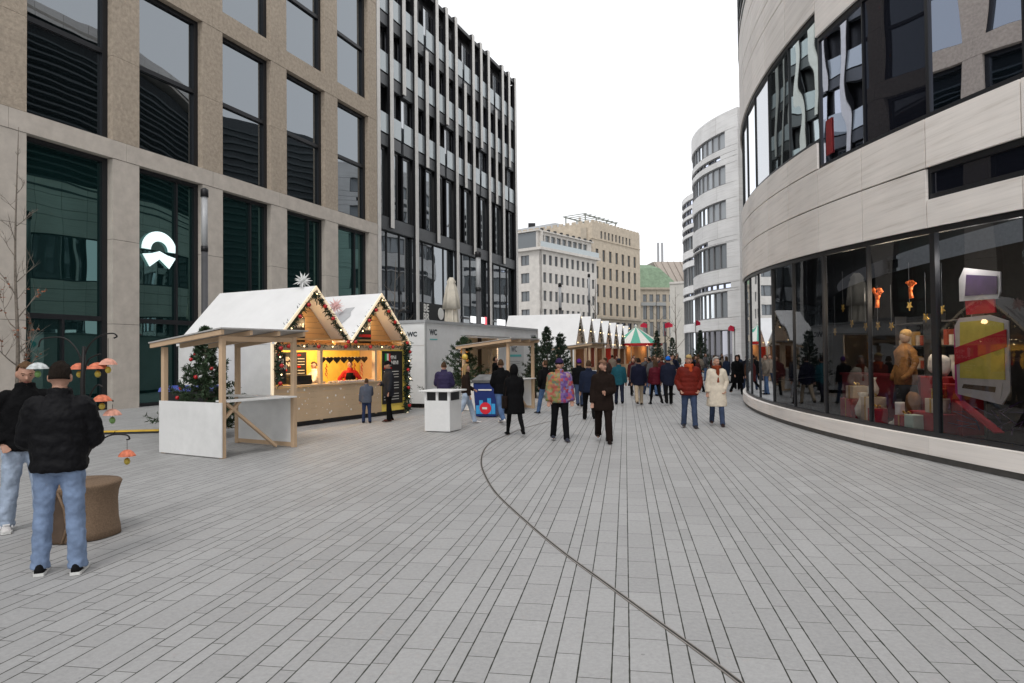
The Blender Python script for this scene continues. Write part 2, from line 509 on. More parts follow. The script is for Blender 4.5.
# ------------------------------------------------------------------ black and white finned building
P1 = P0 + FDIR * 17.0
rb = thing('residential_building', 'black building with pale vertical fins and glass balconies behind the toilet container', 'building', P1, 68.5)
LEN, TOP = 23.2, 26.8
NM = 15; MW = (LEN - .3) / NM
FINM = mat('fin_stone', (.68, .66, .63), .6, .07, 3., dirt=.1)
GREYPANEL = mat('grey_panel', (.085, .09, .095), .4, .1)
core = MB(); core.box(.05, LEN, .75, 16, 0, TOP - .1); core.build('dark_core', BLACK, rb)
kinds = ['full', 'low', 'high', 'full', 'mid', 'low', 'high', 'full', 'mid', 'low', 'high', 'full', 'mid', 'low', 'high', 'full']
ends = []
for i, k in enumerate(kinds):
    x = .0 + i * MW
    z0, z1 = {'full': (0, TOP + .25), 'low': (9.7, TOP + .25), 'high': (18.5, TOP + .25), 'mid': (14.6, 22.6)}[k]
    if k == 'high' and i == 2: z1 = TOP + .25
    ends.append((z0, z1))
    fb = MB().box(x + .01, x + .31,   .065, .3, z0, z1).build('fin', BLACK, rb)
    MB().box(x, x + .33, 0, .06, z0, z1 + .005).build('fin_face', FINM, fb)
MB().box(.02, LEN, .12, .9, TOP - .25, TOP).build('parapet', BLACK, rb)
FL = [10.95, 14.7, 18.45, 22.2]
meshcache = {}
def cached(key, maker, name, m, parent, loc):
    if key not in meshcache:
        o = maker().build(name, m, parent); meshcache[key] = o.data
    else:
        o = link(name, meshcache[key], m, parent)
    o.location = loc
    return o
for i in range(NM):
    x0, x1 = i*MW + .33, (i+1)*MW
    w_ = x1 - x0
    for fl in FL[1:]:
        cached('rail', lambda: MB().box(.02, w_ - .02, -.015, .015, .0, 1.22), 'balustrade', GL_BAL, rb, (x0, .2, fl + .8))
        cached('spandrel', lambda: MB().box(0, w_, 0, .3, 0, .72), 'spandrel', GREYPANEL, rb, (x0, .22, fl))
        zt = fl + 3.72
        # pale wide window where the fin between two bays is missing, dark slot elsewhere
        wide = any((ends[j][0] > fl + 1 or ends[j][1] < fl + 3) for j in (i, i+1) if j < len(ends))
        if wide:
            fr = cached('wfr', lambda: MB().box(0, .07, 0, .1, 0, 2.95).box(w_*.7, w_*.7 + .07, 0, .1, 0, 2.95).box(.07, w_*.7, 0, .1, 2.88, 2.95), 'window', FRAME, rb, (x0, .42, fl + .76))
            cached('wpn', lambda: MB().poly([(.05, 0, 0), (w_*.72, 0, 0), (w_*.72, 0, 2.9), (.05, 0, 2.9)]), 'pane', GL_BRIGHT, fr, (0, .04, 0))
        else:
            fr = cached('nfr', lambda: MB().box(0, .06, 0, .1, 0, 2.95).box(w_*.45, w_*.45 + .06, 0, .1, 0, 2.95), 'window', FRAME, rb, (x0, .62, fl + .76))
            cached('npn', lambda: MB().poly([(.05, 0, 0), (w_*.47, 0, 0), (w_*.47, 0, 2.9), (.05, 0, 2.9)]), 'pane', GL_DARK, fr, (0, .05, 0))
    # first floor: tall windows, then the shop glazing below
    fr = cached('tfr', lambda: MB().box(0, .08, 0, .12, 0, 4.1).box(w_*.66, w_*.66 + .08, 0, .12, 0, 4.1).box(.08, w_*.66, 0, .12, 4., 4.1), 'window', FRAME, rb, (x0, .3, 10.45))
    cached('tpn', lambda: MB().poly([(.05, 0, 0), (w_*.7, 0, 0), (w_*.7, 0, 4.05), (.05, 0, 4.05)]), 'pane', GL_BLK, fr, (0, .06, 0))
    fr = cached('sfr', lambda: MB().box(-.32, -.24, 0, .12, 0, 9.5).box(-.24, w_, -.02, .12, 4.6, 4.75), 'shop_window', FRAME, rb, (x0, .4, 0))
    cached('spn', lambda: MB().poly([(-.28, 0, 0), (w_, 0, 0), (w_, 0, 9.5), (-.28, 0, 9.5)]), 'pane', GL_BLK, fr, (0, .06, 0))
MB().box(.3, LEN - .05, .2, .7, 9.55, 10.35).build('ledge', GREYPANEL, rb)
MB().box(LEN - .0, LEN + .12, .1, 16, 0, TOP - .3).build('end_wall', BLACK, rb)
SIGNW = mat('sign_white', (.9, .9, .9), .5, 0, emit=1.1)
sg = MB().box(5.2, 9.2, .16, .3, 4.0, 5.4).build('sign_board', BOARD, rb)
for i, (t_, z_) in enumerate((('BE', 5.02), ('BR', 4.42))):
    lettering(t_, .72, CHALK, sg, (6.1, .15, z_), bold=.02)
lo_ = MB().lathe([(.42, 0), (.42, .03)], (0, 0, 0), 20).build('round_logo', CHALK, sg)
lo_.location = (8.2, .15, 4.75); lo_.rotation_euler = (RAD(90), 0, 0)
for x, w_ in ((13.3, 1.1), (15.0, .9), (18.6, 1.7)):
    s2 = MB().box(x, x + w_, .14, .22, 4.35, 4.85).build('lit_sign', SIGNW, rb)
MB().box(15.9, 16.2, .1, .2, 4.25, 4.9).build('lit_sign', mat('sign_red', (.9, .12, .15), .5, 0, emit=.8), rb)

# ------------------------------------------------------------------ curved stone and glass store on the right
CX, CY, RR = 41.7, 14.0, 35.0
def cp(s_, z, dep=0., C=(CX, CY), R_=RR):
    a = s_ / R_; r = R_ - dep
    return V((C[0] - r*math.cos(a), C[1] - r*math.sin(a), z))
def tilt(z, s_): return z - .045 * (s_ - 2.85) * min(1, z / 3.) if z > .8 else z
SB, PW = 2.85, 1.85
store = thing('curved_store_building', 'curved travertine department store with dark display windows on the right', 'building')
def arcbox(mb, s0, s1, z0, z1, d0, d1, slope=True, step=.45, cpf=cp):
    n = max(1, int(math.ceil((s1 - s0) / step)))
    rows = []
    for i in range(n + 1):
        s_ = s0 + (s1 - s0) * i / n
        a, b = (tilt(z0, s_), tilt(z1, s_)) if slope else (z0, z1)
        rows.append([cpf(s_, a, d0), cpf(s_, a, d1), cpf(s_, b, d1), cpf(s_, b, d0)])
    mb.loft(rows)
def arcpane(s0, s1, z0, z1, dep, step=.45):
    mb = MB(); n = max(1, int(math.ceil((s1 - s0) / step)))
    # each pane is a flat sheet of glass, as on the real front
    mb.poly([cp(s0, tilt(z0, s0), dep), cp(s1, tilt(z0, s1), dep), cp(s1, tilt(z1, s1), dep), cp(s0, tilt(z1, s0), dep)])
    return mb
S_MIN, S_MAX = -34., 15.
KMIN, KMAX = -20, 6
J = {k: SB + PW * k for k in range(KMIN, KMAX + 1)}
clad, back = MB(), MB()
def band(z0, z1, k0, k1, gap=.03):
    clad = MB()
    for k in range(k0, k1):
        arcbox(clad, J[k] + gap/2, J[k+1] - gap/2, z0 + gap/2, z1 - gap/2, 0, .12)
    arcbox(back, J[k0], J[k1], z0 + .004, z1 - .004, .05, .4)
    clad.build('stone_band', TRAV, store)
mb = MB(); arcbox(mb, J[KMIN], J[KMAX], 0, .1, .0, .3, False); mb.build('base_strip', mat('base_metal', (.1, .095, .09), .5, .2), store)
pl = MB(); pb = MB()
for k in range(KMIN, KMAX): arcbox(pl, J[k] + .004, J[k+1] - .004, .104, .385, -.05, .3, False)
pl.build('plinth', TRAV, store)
band(3.80, 4.79, KMIN, 0); band(3.80, 4.28, 0, KMAX); 
band(4.79, 5.62, KMIN, KMAX)
band(5.62, 6.22, KMIN, -2)
band(9.1, 10.3, KMIN, -2); band(8.5, 9.6, -2, KMAX); band(9.6, 10.9, -2, KMAX); band(10.3, 10.9, KMIN, -2)
band(10.9, 11.8, KMIN, KMAX)
band(11.8, 12.7, KMIN, KMAX); band(22.9, 23.9, KMIN, KMAX)
LOUV = mat('louvre_grey', (.085, .095, .1), .6, .1); lv = MB()
for q in range(20): arcbox(lv, J[KMIN], J[KMAX], 12.9 + .5*q, 13.02 + .5*q, -.02, .3, False, 1.2)
lv.build('louvres', LOUV, store)
back.build('joint_backing', DARKSLOT, store)
def store_window(k0, k1, z0, z1, glass, name='display_window', mw=.04, hide=False):
    f = MB(); e = .05
    arcbox(f, J[k0], J[k1], z0 + .003, z0 + e + .03, .06, .15); arcbox(f, J[k0], J[k1], z1 - e - .03, z1 - .003, .06, .15)
    for k in range(k0, k1 + 1):
        hw = mw if k in (k0, k1) else mw * .4
        arcbox(f, J[k] - (hw if k > k0 else 0), J[k] + (hw if k < k1 else 0), z0 + e + .03, z1 - e - .03, .065, .15)
    fr = f.build(name, FRAME, store)
    for k in range(k0, k1):
        arcpane(J[k] + .02, J[k+1] - .02, z0 + .06, z1 - .06, .1).build('pane', glass, fr)
    return fr
for k0, k1 in ((-20, -16), (-16, -12), (-12, -8), (-8, -6)): store_window(k0, k1, .385, 3.8, GL_BRIGHT, mw=.015)
store_window(-6, -4, .385, 3.8, GL_BRIGHT, mw=.015)
store_window(-4, -2, .385, 3.8, GL_SHOP); store_window(-2, 0, .385, 3.8, GL_SHOP)
store_window(0, 1, .385, 3.8, GL_SHOP, mw=.08); store_window(1, 4, .385, 3.8, GL_SHOP); store_window(4, 6, .385, 3.8, GL_SHOP)
store_window(0, KMAX, 4.28, 4.79, GL_DARK, 'slot_window')
for k0, k1 in ((-20, -14), (-14, -8), (-8, -4)): store_window(k0, k1, 6.22, 9.1, GL_BRIGHT, 'upper_window', mw=.01)
store_window(-4, -2, 6.22, 9.1, GL_WAVE, 'upper_window', mw=.02)
store_window(-2, 0, 5.62, 8.5, GL_DARK, 'upper_window'); store_window(0, 3, 5.62, 8.5, GL_DARK, 'upper_window'); store_window(3, 6, 5.62, 8.5, GL_DARK, 'upper_window')
# the floors and back wall behind the glass
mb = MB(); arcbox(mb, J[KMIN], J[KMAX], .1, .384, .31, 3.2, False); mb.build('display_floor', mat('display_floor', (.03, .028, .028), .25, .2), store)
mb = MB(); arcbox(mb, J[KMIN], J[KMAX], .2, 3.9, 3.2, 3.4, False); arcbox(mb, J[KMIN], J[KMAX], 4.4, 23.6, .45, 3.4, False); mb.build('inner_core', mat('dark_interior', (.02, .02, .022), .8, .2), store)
mb = MB(); arcbox(mb, J[KMIN], J[KMAX], 24.0, 24.2, -.02, 6, False); mb.build('roof_slab', STONE_LO, store)
mb = MB()
for s_ in (J[KMIN], J[KMAX]): mb.poly([cp(s_, 0, .2), cp(s_, 0, 6), cp(s_, 24, 6), cp(s_, 24, .2)])
mb.build('end_wall', TRAV, store)
# unseen louvred block added behind the store, only for the reflection in the facade opposite
rbk = MB(); rbk.box(21, 48, 37, 56, 0, 24.5); rbk.build('mirror_block', mat('rear_grey', (.06, .065, .07), .5, .2), store)
rbk = MB()
for q in range(34): rbk.box(20.8, 20.99, 36.8, 56, 1.5 + .66*q, 1.68 + .66*q).box(20.8, 48, 56.01, 56.2, 1.5 + .66*q, 1.68 + .66*q)
rbk.build('louvres', LOUV, store)

# ------------------------------------------------------------------ rounded white buildings further along on the right
LFR = mat('pale_frame', (.2, .2, .205), .5, .1)
def lobe(name, label, C, R_, a0, a1, rows, top, sidewall, seg=4., darktop=None):
    """rows: (z0, z1, kind) kind 'w' window band else stone. Angle measured like cp: s along the front"""
    root = thing(name, label, 'building')
    cpf = lambda s_, z, dep=0.: cp(s_, z, dep, C, R_)
    s0, s1 = a0 * R_, a1 * R_
    st = MB(); z = 0
    nseg = max(3, int((s1 - s0) / 2.4))
    def stone(z0, z1):
        st = MB()
        n = max(1, round((z1 - z0) / 1.1))
        for q in range(n):
            for i in range(nseg):
                arcbox(st, s0 + (s1-s0)*i/nseg + .02, s0 + (s1-s0)*(i+1)/nseg - .02, z0 + (z1-z0)*q/n + .015, z0 + (z1-z0)*(q+1)/n - .015, 0, .3, False, .8, cpf)
        st.build('stone_band', WHITESTONE, root)
    for z0, z1, b0, b1, gm in rows:
        if z0 > z: stone(z, z0)
        # windows span b0..b1 of the front, stone fills the rest
        f = MB(); ws, we = s0 + (s1-s0)*b0, s0 + (s1-s0)*b1
        arcbox(f, ws, we, z0, z0 + .08, .1, .3, False, .8, cpf); arcbox(f, ws, we, z1 - .08, z1, .1, .3, False, .8, cpf)
        nn = max(2, int((we - ws) / .95))
        for i in range(nn + 1):
            x = ws + (we-ws)*i/nn
            arcbox(f, max(ws, x - .04), min(we, x + .04), z0 + .08, z1 - .08, .1, .3, False, .8, cpf)
        fr = f.build('window_band', LFR, root)
        mb = MB()
        for i in range(nn):
            x, y = ws + (we-ws)*i/nn, ws + (we-ws)*(i+1)/nn
            mb.poly([cpf(x, z0, .2), cpf(y, z0, .2), cpf(y, z1, .2), cpf(x, z1, .2)])
        mb.build('pane', gm, fr)
        for u0, u1 in ((s0, ws), (we, s1)):
            if u1 - u0 > .3:
                sp_ = MB(); arcbox(sp_, u0 + .02, u1 - .02, z0 + .015, z1 - .015, 0, .3, False, .8, cpf); sp_.build('stone_pier', WHITESTONE, root)
        z = z1
    if z < top: stone(z, top)
    mb = MB(); arcbox(mb, s0, s1, 0, top - .05, .32, .6, False, .8, cpf); mb.build('inner_core', BLACK, root)
    mb = MB(); arcbox(mb, s0 - .2, s1, top, top + .15, 0, R_ - .5, False, .8, cpf); mb.build('roof_slab', WHITESTONE, root)
    if sidewall:
        a, b = cpf(s1 + .02, 0, 0), V(sidewall)
        d = (b - a).normalized(); n_ = V((d.y, -d.x, 0))
        wl = MB()
        wl.prism([a, a + d*.9, a + d*.9 - n_*1.2, a - n_*1.2], (0, 0, top))
        wl.prism([a + d*2.4, b, b - n_*1.2, a + d*2.4 - n_*1.2], (0, 0, top))
        for z0, z1 in ((3.6, 4.6), (6.9, 7.4), (10.6, 11.4), (14.2, 15.2), (17, 18), (19.8, top)):
            wl.prism([a + d*.9 + V((0, 0, z0)), a + d*2.4 + V((0, 0, z0)), a + d*2.4 - n_*1.2 + V((0, 0, z0)), a + d*.9 - n_*1.2 + V((0, 0, z0))], (0, 0, z1 - z0))
        wl.build('side_wall', WHITESTONE, root)
        MB().prism([a + d*.8 - n_*.3, a + d*2.5 - n_*.3, a + d*2.5 - n_*.9, a + d*.8 - n_*.9], (0, 0, top - .3)).build('side_glass', GL_DARK, root)
    return root
GL_SHOPF = glass_mat('far_shop_glass', (.05, .045, .045), .12, (.9, .9, 1.), .01, .5, fres=1.25)
LW = lobe('rounded_white_building', 'rounded white stone building with curved window bands beyond the curved store', (29.3, 61.3), 12.5, RAD(-65), RAD(30),
     [(.1, 3.7, .12, .97, GL_SHOPF), (4.7, 6.9, .1, .93, GL_FAR), (7.1, 7.6, .3, .95, GL_DARK), (8.8, 10.9, .08, .93, GL_FAR), (11.0, 11.4, .35, .8, GL_DARK), (12.9, 14.5, .1, .93, GL_PALE), (15.8, 17.4, .1, .93, GL_PALE), (17.9, 18.3, .3, .9, GL_DARK), (18.8, 20.2, .1, .93, GL_PALE)], 21.6, (26, 57.5, 0))
lobe('rounded_glass_building', 'farther rounded building with dark louvred top beside the rounded white one', (33.9, 83.5), 12.5, RAD(-70), RAD(35),
     [(.1, 4.3, .1, .95, GL_FAR), (5.3, 8.2, .1, .95, GL_FAR), (8.6, 9.0, .1, .9, GL_DARK), (9.9, 12.2, .1, .95, GL_FAR), (12.9, 13.3, .2, .95, GL_DARK), (14.2, 15.8, .1, .95, GL_FAR), (16.2, 16.8, .02, .98, GL_DARK), (17.3, 18, .02, .98, GL_DARK), (18.4, 19.1, .02, .98, GL_DARK), (19.5, 20.2, .02, .98, GL_DARK)], 20.7, None)

# ------------------------------------------------------------------ distant town buildings closing the street
def winmesh(w_, h):
    def mk():
        return MB().box(0, .07, -.02, .12, 0, h).box(w_ - .07, w_, -.02, .12, 0, h).box(.07, w_-.07, -.02, .12, 0, .07).box(.07, w_-.07, -.02, .12, h-.07, h).box(w_/2-.03, w_/2+.03, .0, .12, .07, h-.07)
    return mk
def wall_with_holes(mb, x0, x1, z0, z1, cols_, rows, d=.35):
    """solid wall with rectangular openings; cols_ [(a, b)], rows [(a, b)]"""
    z = z0
    for r0, r1 in rows:
        if r0 > z: mb.box(x0, x1, 0, d, z, r0)
        x = x0
        for a, b in cols_:
            if a > x: mb.box(x, a, 0, d, r0, r1)
            x = b
        if x < x1: mb.box(x, x1, 0, d, r0, r1)
        z = r1
    if z1 > z: mb.box(x0, x1, 0, d, z, z1)
def facade(root, x0, x1, z0, z1, cols_, rows, m, tag_, frame, pane, rot=None, name='wall'):
    mb = MB(); wall_with_holes(mb, x0, x1, z0, z1, cols_, rows)
    wl = mb.build(name, m, root)
    for a, b in cols_:
        for r0, r1 in rows:
            key = (tag_, round(b-a, 3), round(r1-r0, 3))
            fr = cached(('f',) + key, winmesh(b-a, r1-r0), 'window', frame, root, (a, .18, r0))
            cached(('p',) + key, lambda: MB().poly([(.03, 0, .03), (b-a-.03, 0, .03), (b-a-.03, 0, r1-r0-.03), (.03, 0, r1-r0-.03)]), 'pane', pane, fr, (0, .06, 0))
    return wl
LIME = mat('limestone', (.6, .57, .53), .85, .1, 1.2, dirt=.15)
BEIGE = mat('beige_sandstone', (.50, .43, .34), .85, .14, 1.2, dirt=.18)
BEIGE2 = mat('grey_sandstone', (.42, .37, .30), .85, .14, 1.2, dirt=.2)
SLATE = mat('zinc_roof', (.33, .34, .35), .6, .12, 1.5)
GREYF = mat('grey_window_frame', (.12, .12, .125), .5, .1)
# white office block, corner towards us
wb = thing('white_office_block', 'pale limestone office block with regular windows and a set back glazed top floor', 'building', (5.3, 122, 0), 52)
rows = [(z, z + 1.85) for z in (1.5, 4.85, 8.2, 11.5, 14.8, 18.05)]
facade(wb, 0, 19.3, 0, 20.6, [(.75 + 1.86*i, .75 + 1.86*i + .95) for i in range(10)], rows, LIME, 'wb', GREYF, GL_FAR)
MB().box(.5, 19.3, .36, 12, 0, 20.5).build('rear_body', LIME, wb)
MB().box(-.7, 19.9, -.6, 13, 20.62, 21.1).build('cornice', LIME, wb)
att = MB(); wall_with_holes(att, .5, 19.0, 21.1, 24.2, [(1.1 + 1.86*i, 1.1 + 1.86*i + 1.45) for i in range(9)], [(21.4, 23.7)])
att.build('top_floor', LIME, wb).location = (0, 1., 0)
MB().box(.6, 18.9, 1.3, 11, 21.1, 24.1).build('glazing', GL_FAR, wb)
MB().box(.2, 19.3, .6, 12, 24.2, 24.45).build('roof', LIME, wb)
MB().box(-.5, 19.6, -.42, -.38, 21.1, 22.1).build('balustrade', glass_mat('clear_rail', (.36, .4, .4), .12), wb)
for i in range(9): MB().box(1.2 + 2.1*i, 1.7 + 2.1*i, .5, .9, 24.46, 24.75).build('roof_vent', BLACK, wb)
# its other face turns left from the corner
wl_ = thing('white_office_wing', 'left wing of the pale limestone block, two wide window columns beside the black building', 'building', (5.3, 122, 0), 142)
def mirror_facade():
    mb = MB(); wall_with_holes(mb, 0, 14, 0, 20.6, [(2.6 + 3.4*i, 2.6 + 3.4*i + 1.9) for i in range(3)], rows)
    o = mb.build('wall', LIME, wl_); o.location = (0, 0, 0); o.scale = (1, -1, 1)
    for i in range(3):
        for r0, r1 in rows:
            fr = cached('wlf', winmesh(1.9, 1.85), 'window', GREYF, wl_, (2.6 + 3.4*i, -.3, r0))
            cached('wlp', lambda: MB().poly([(.03, 0, .03), (1.87, 0, .03), (1.87, 0, 1.82), (.03, 0, 1.82)]), 'pane', GL_FAR, fr, (0, .02, 0))
mirror_facade()
MB().box(.4, 14, -12, -.36, 0, 20.5).build('rear_body', LIME, wl_)
MB().box(.75, 14, .02, .62, 20.6, 21.1).build('cornice', LIME, wl_)
a2 = MB(); wall_with_holes(a2, .4, 14, 21.1, 24.2, [(2.2 + 3.4*i, 2.2 + 3.4*i + 2.4) for i in range(3)], [(21.4, 23.7)])
o = a2.build('top_floor', LIME, wl_); o.scale = (1, -1, 1); o.location = (0, -1.02, 0)
MB().box(1.4, 14, -8, -1.45, 21.1, 24.15).build('glazing', GL_FAR, wl_)
# beige stone block
bb = thing('beige_stone_block', 'beige sandstone block with rows of narrow windows and a roof pergola', 'building', (16.7, 140, 0), 52)
cols_ = [(1.35 + 2.75*i, 1.35 + 2.75*i + 1.15) for i in range(7)]
facade(bb, 0, 20.9, 9.6, 25.6, cols_, [(9.95, 12.55), (13.75, 16.3), (17.5, 20.05), (21.25, 23.7)], BEIGE, 'bb', mat('brown_frame', (.06, .045, .035), .6, .1), GL_FAR)
facade(bb, 0, 20.9, 25.75, 29.2, [(3.4 + 1.55*i, 3.4 + 1.55*i + .75) for i in range(9)], [(26.0, 27.6)], BEIGE, 'bb2', GREYF, GL_FAR, name='attic_wall')
facade(bb, .02, 20.88, 0, 9.2, [(1.0 + 2.75*i, 1.0 + 2.75*i + 1.85) for i in range(7)], [(.2, 4.2), (5.4, 8.6)], BEIGE2, 'bb3', GREYF, GL_DARK, name='ground_floor_wall')
MB().box(-.3, 21.2, -.45, .4, 9.2, 9.6).build('cornice', BEIGE2, bb)
MB().box(-.1, 21, -.15, .4, 25.6, 25.75).build('string_course', BEIGE, bb)
MB().box(.02, 20.88, .36, 27, 0, 29).build('rear_body', BEIGE, bb)
mb = MB()
for i in range(14): mb.box(.3 + 1.5*i, 1.1 + 1.5*i, 0, .35, 29.2, 29.55)
for i in range(16): mb.box(-.0, .35, .9 + 1.6*i, 1.8 + 1.6*i, 29.0, 29.5)
mb.build('parapet_crenels', BEIGE, bb)
mb = MB()
for x in (4, 8.5, 13, 17):
    for y in (4, 9): mb.box(x, x + .2, y, y + .2, 29, 31.6)
for y in (4, 9): mb.box(3.4, 17.8, y, y + .2, 31.6, 31.85)
for i in range(8): mb.box(3.8 + 1.9*i, 4 + 1.9*i, 3.6, 9.8, 31.86, 31.98)
mb.build('roof_pergola', mat('green_grey_steel', (.22, .24, .22), .6, .1), bb)
MB().box(-.25, -.02, 1.2, 2.6, 24.5, 28).build('corner_relief', BEIGE2, bb)
# zinc-roofed block behind
zb = thing('zinc_roofed_block', 'grey mansard roofed block rising behind the pale limestone block', 'building', (-4, 150, 0), 0)
MB().box(0, 22, 0, 14, 0, 25).build('wall', LIME, zb)
rf = MB().loft([[(-.3, -.3, 25), (22.3, -.3, 25), (22.3, 14, 25), (-.3, 14, 25)], [(1, 3, 29.3), (14, 3, 31.4), (21, 11, 31.4), (1, 11, 29.3)]]).build('roof', SLATE, zb)
for x in (5.5, 8.2, 10.9, 17.5):
    d_ = MB().box(x, x + 1.5, -.15, 2, 25.6, 27.6).build('dormer', SLATE, zb); MB().box(x + .2, x + 1.3, -.2, -.16, 25.9, 27.4).build('pane', GL_FAR, d_)
MB().box(12.5, 16.6, .0, .3, 26, 28.6).build('skylight', GL_BRIGHT, zb)
MB().box(8, 9.6, 5, 6.5, 29, 31.8).build('chimney', BLACK, zb); MB().box(19.6, 20.1, 6, 6.5, 29, 33.2).build('chimney', STONE_LO, zb)
# copper-roofed building
gb = thing('copper_roofed_building', 'old stone building under a green copper mansard roof at the end of the street', 'building', (31.2, 168, 0), 10)
facade(gb, 0, 11.2, 0, 17.6, [(1.2 + 1.7*i, 2.2 + 1.7*i) for i in range(5)], [(.3, 4.5), (6, 9.6), (10.2, 13.6), (14.6, 16.4)], BEIGE2, 'gb', GREYF, GL_FAR)
MB().box(.02, 11.2, .36, 14, 0, 17.4).build('rear_body', BEIGE2, gb)
MB().box(-.3, 11.4, -.4, .5, 17.6, 18.1).build('cornice', BEIGE2, gb); MB().box(.6, 7, -.5, -.4, 13.6, 14.4).build('balcony_rail', GREYP, gb)
COPPER = mat('green_copper', (.19, .27, .18), .7, .22, 1.5, dirt=.15)
MB().loft([[(-.2, -.2, 18.1), (11.2, -.2, 18.1), (11.2, 12, 18.1), (-.2, 12, 18.1)], [(-.2, 2.4, 23.2), (6.6, 2.2, 23.2), (6.6, 9, 23.2), (-.2, 9, 23.2)], [(-.2, 4.5, 24.3), (5, 4.5, 24.3), (5, 7.5, 24.3), (-.2, 7.5, 24.3)]]).build('roof', COPPER, gb)
MB().ball((1.4, 8, 23.6), (2.6, 3, 1.9), 18, 10).build('glass_dome', mat('dome_glass', (.5, .58, .58), .3, .1), gb, smooth=True)
mr_ = thing('metal_roofed_building', 'pale stone building with a sloping ribbed metal roof beside the copper roof', 'building', (42.3, 170, 0), 4)
MB().box(0, 14, 0, 12, 0, 18).build('wall', mat('pale_wall', (.52, .5, .46), .85, .08, 1.), mr_)
MB().loft([[(-3, 1, 18), (14, -.3, 18), (14, 14, 18), (-3, 14, 18)], [(-5.6, 5, 25.3), (14, 5, 25.3), (14, 12, 25.3), (-5.6, 12, 25.3)]]).build('roof', mat('ribbed_metal', (.36, .31, .27), .55, .15, 1.2, stretch=(6, 1, 1)), mr_)
mb = MB()
for i in range(12): mb.bar((-2.6 + 1.45*i, .9 - .09*i, 18.05), (-5.2 + 1.65*i, 4.95, 25.35), .1)
mb.build('roof_ribs', mat('rib_metal', (.27, .23, .2), .55, .1), mr_)
MB().box(-2.6, -.05, .3, 6, 0, 17.8).build('glass_stair', glass_mat('green_stair', (.03, .06, .05), .15), mr_)
MB().box(2, 4.6, 1.1, 2.2, 20.2, 22.4).build('dormer', GREYF, mr_); MB().box(8, 10, 1.1, 2.2, 20.2, 22).build('dormer', GREYF, mr_)
mb = MB()
for x in (-2.8, -1.7): mb.lathe([(.3, 25), (.3, 31)], (x, 10, 0), 12)
mb.build('chimney', STEEL, mr_)
fw = thing('side_street_block', 'plain pale block glimpsed between the stalls and the rounded glass building', 'building', (40, 130, 0), 60)
MB().box(0, 14, 0, 10, 0, 15.5).build('wall', mat('pale_wall', (.5, .48, .45), .85, .08, 1.), fw)
MB().box(-.2, 14.2, -.3, 10, 15.5, 15.9).build('cornice', LIME, fw)
# ------------------------------------------------------------------ planting helpers
def needles(mb, p, d, L_, wd, cnt, spread=.9, rnd=random):
    """leaf-sized blades around a twig from p along d"""
    d = V(d).normalized()
    u = d.cross(V((0, 0, 1)));  u = u.normalized() if u.length > .01 else V((1, 0, 0))
    v = u.cross(d)
    for _ in range(cnt):
        t = rnd.random(); a = rnd.uniform(0, 6.28)
        o = p + d * L_ * t
        q = (d * rnd.uniform(.2, .9) + (u * math.cos(a) + v * math.sin(a)) * spread).normalized()
        l = wd * rnd.uniform(.6, 1.3); s_ = q.cross(V((rnd.uniform(-1, 1), rnd.uniform(-1, 1), rnd.uniform(-1, 1)))).normalized() * l * .16
        mb.add([o - s_, o + s_, o + q*l + s_*.3, o + q*l - s_*.3], [(0, 1, 2, 3)])
def fir(name, label, loc, h, r, seed, group=None, dens=1., m=GREENF, base=.12, rz=0, nobr=False):
    rnd = random.Random(seed)
    root = thing(name, label, 'christmas tree', loc, rz, group)
    MB().tube([(0, 0, 0), (.01, 0, h*.5), (0, 0, h*.97)], [.05*h/2.5, .035*h/2.5, .008], 7).build('trunk', BARK, root, True)
    mb = MB(); br = MB()
    z = base * h
    tot = 0
    while z < h * .985:
        t = (z / h - base) / (1 - base)
        R_ = r * (1 - t) ** .9 * rnd.uniform(.7, 1.12) + .04
        nb = max(4, int(8 * (1 - t * .55)))
        a0 = rnd.uniform(0, 6.28)
        for i in range(nb):
            a = a0 + 6.283*i/nb + rnd.uniform(-.25, .25); L_ = R_ * (rnd.uniform(.5, 1.1) if rnd.random() < .75 else rnd.uniform(1.05, 1.4))
            lift = .15 + .5*t; d = V((math.cos(a), math.sin(a), lift - .25)).normalized()
            p0 = V((0, 0, z)); p1 = p0 + d * L_ * .55; p2 = p0 + V((math.cos(a), math.sin(a), lift)).normalized() * L_
            br.tube([p0, p1, p2], [.012, .008, .004], 4)
            for q0, q1, f in ((p0, p1, .75), (p1, p2, 1.)):
                seg = q1 - q0
                needles(mb, q0 + seg*(.35 if f < 1 else 0), seg, seg.length*(.65 if f < 1 else 1), h*.034, int(34 * dens * f))
            for sgn in (-1, 1):                                   # side twigs make the branch a flat fan
                for tt in (.4, .65, .85):
                    q = p0.lerp(p2, tt) + (p1 - p0.lerp(p2, .55)) * .6
                    sd_ = V((math.cos(a + sgn*.8), math.sin(a + sgn*.8), .1))
                    needles(mb, q, sd_, L_*.38*(1.1 - tt), h*.03, int(15 * dens))
        z += h * .05 * rnd.uniform(.6, 1.3)
    needles(mb, V((0, 0, h*.9)), V((0, 0, 1)), h*.1, .07, int(40*dens))
    if not nobr: br.build('branches', BARK, root)
    mb.build('foliage', m, root)
    return root
def add_balls(root, h, r, n, m, seed, rad=.045):
    rnd = random.Random(seed)
    for i in range(n):
        t = rnd.uniform(.1, .85); a = rnd.uniform(0, 6.28); R_ = r*(1-t)**.85*.92
        o = MB().ball((0, 0, 0), rad, 10, 7).build('bauble', m, root, True)
        o.location = (R_*math.cos(a), R_*math.sin(a), h*(.12 + .88*t))
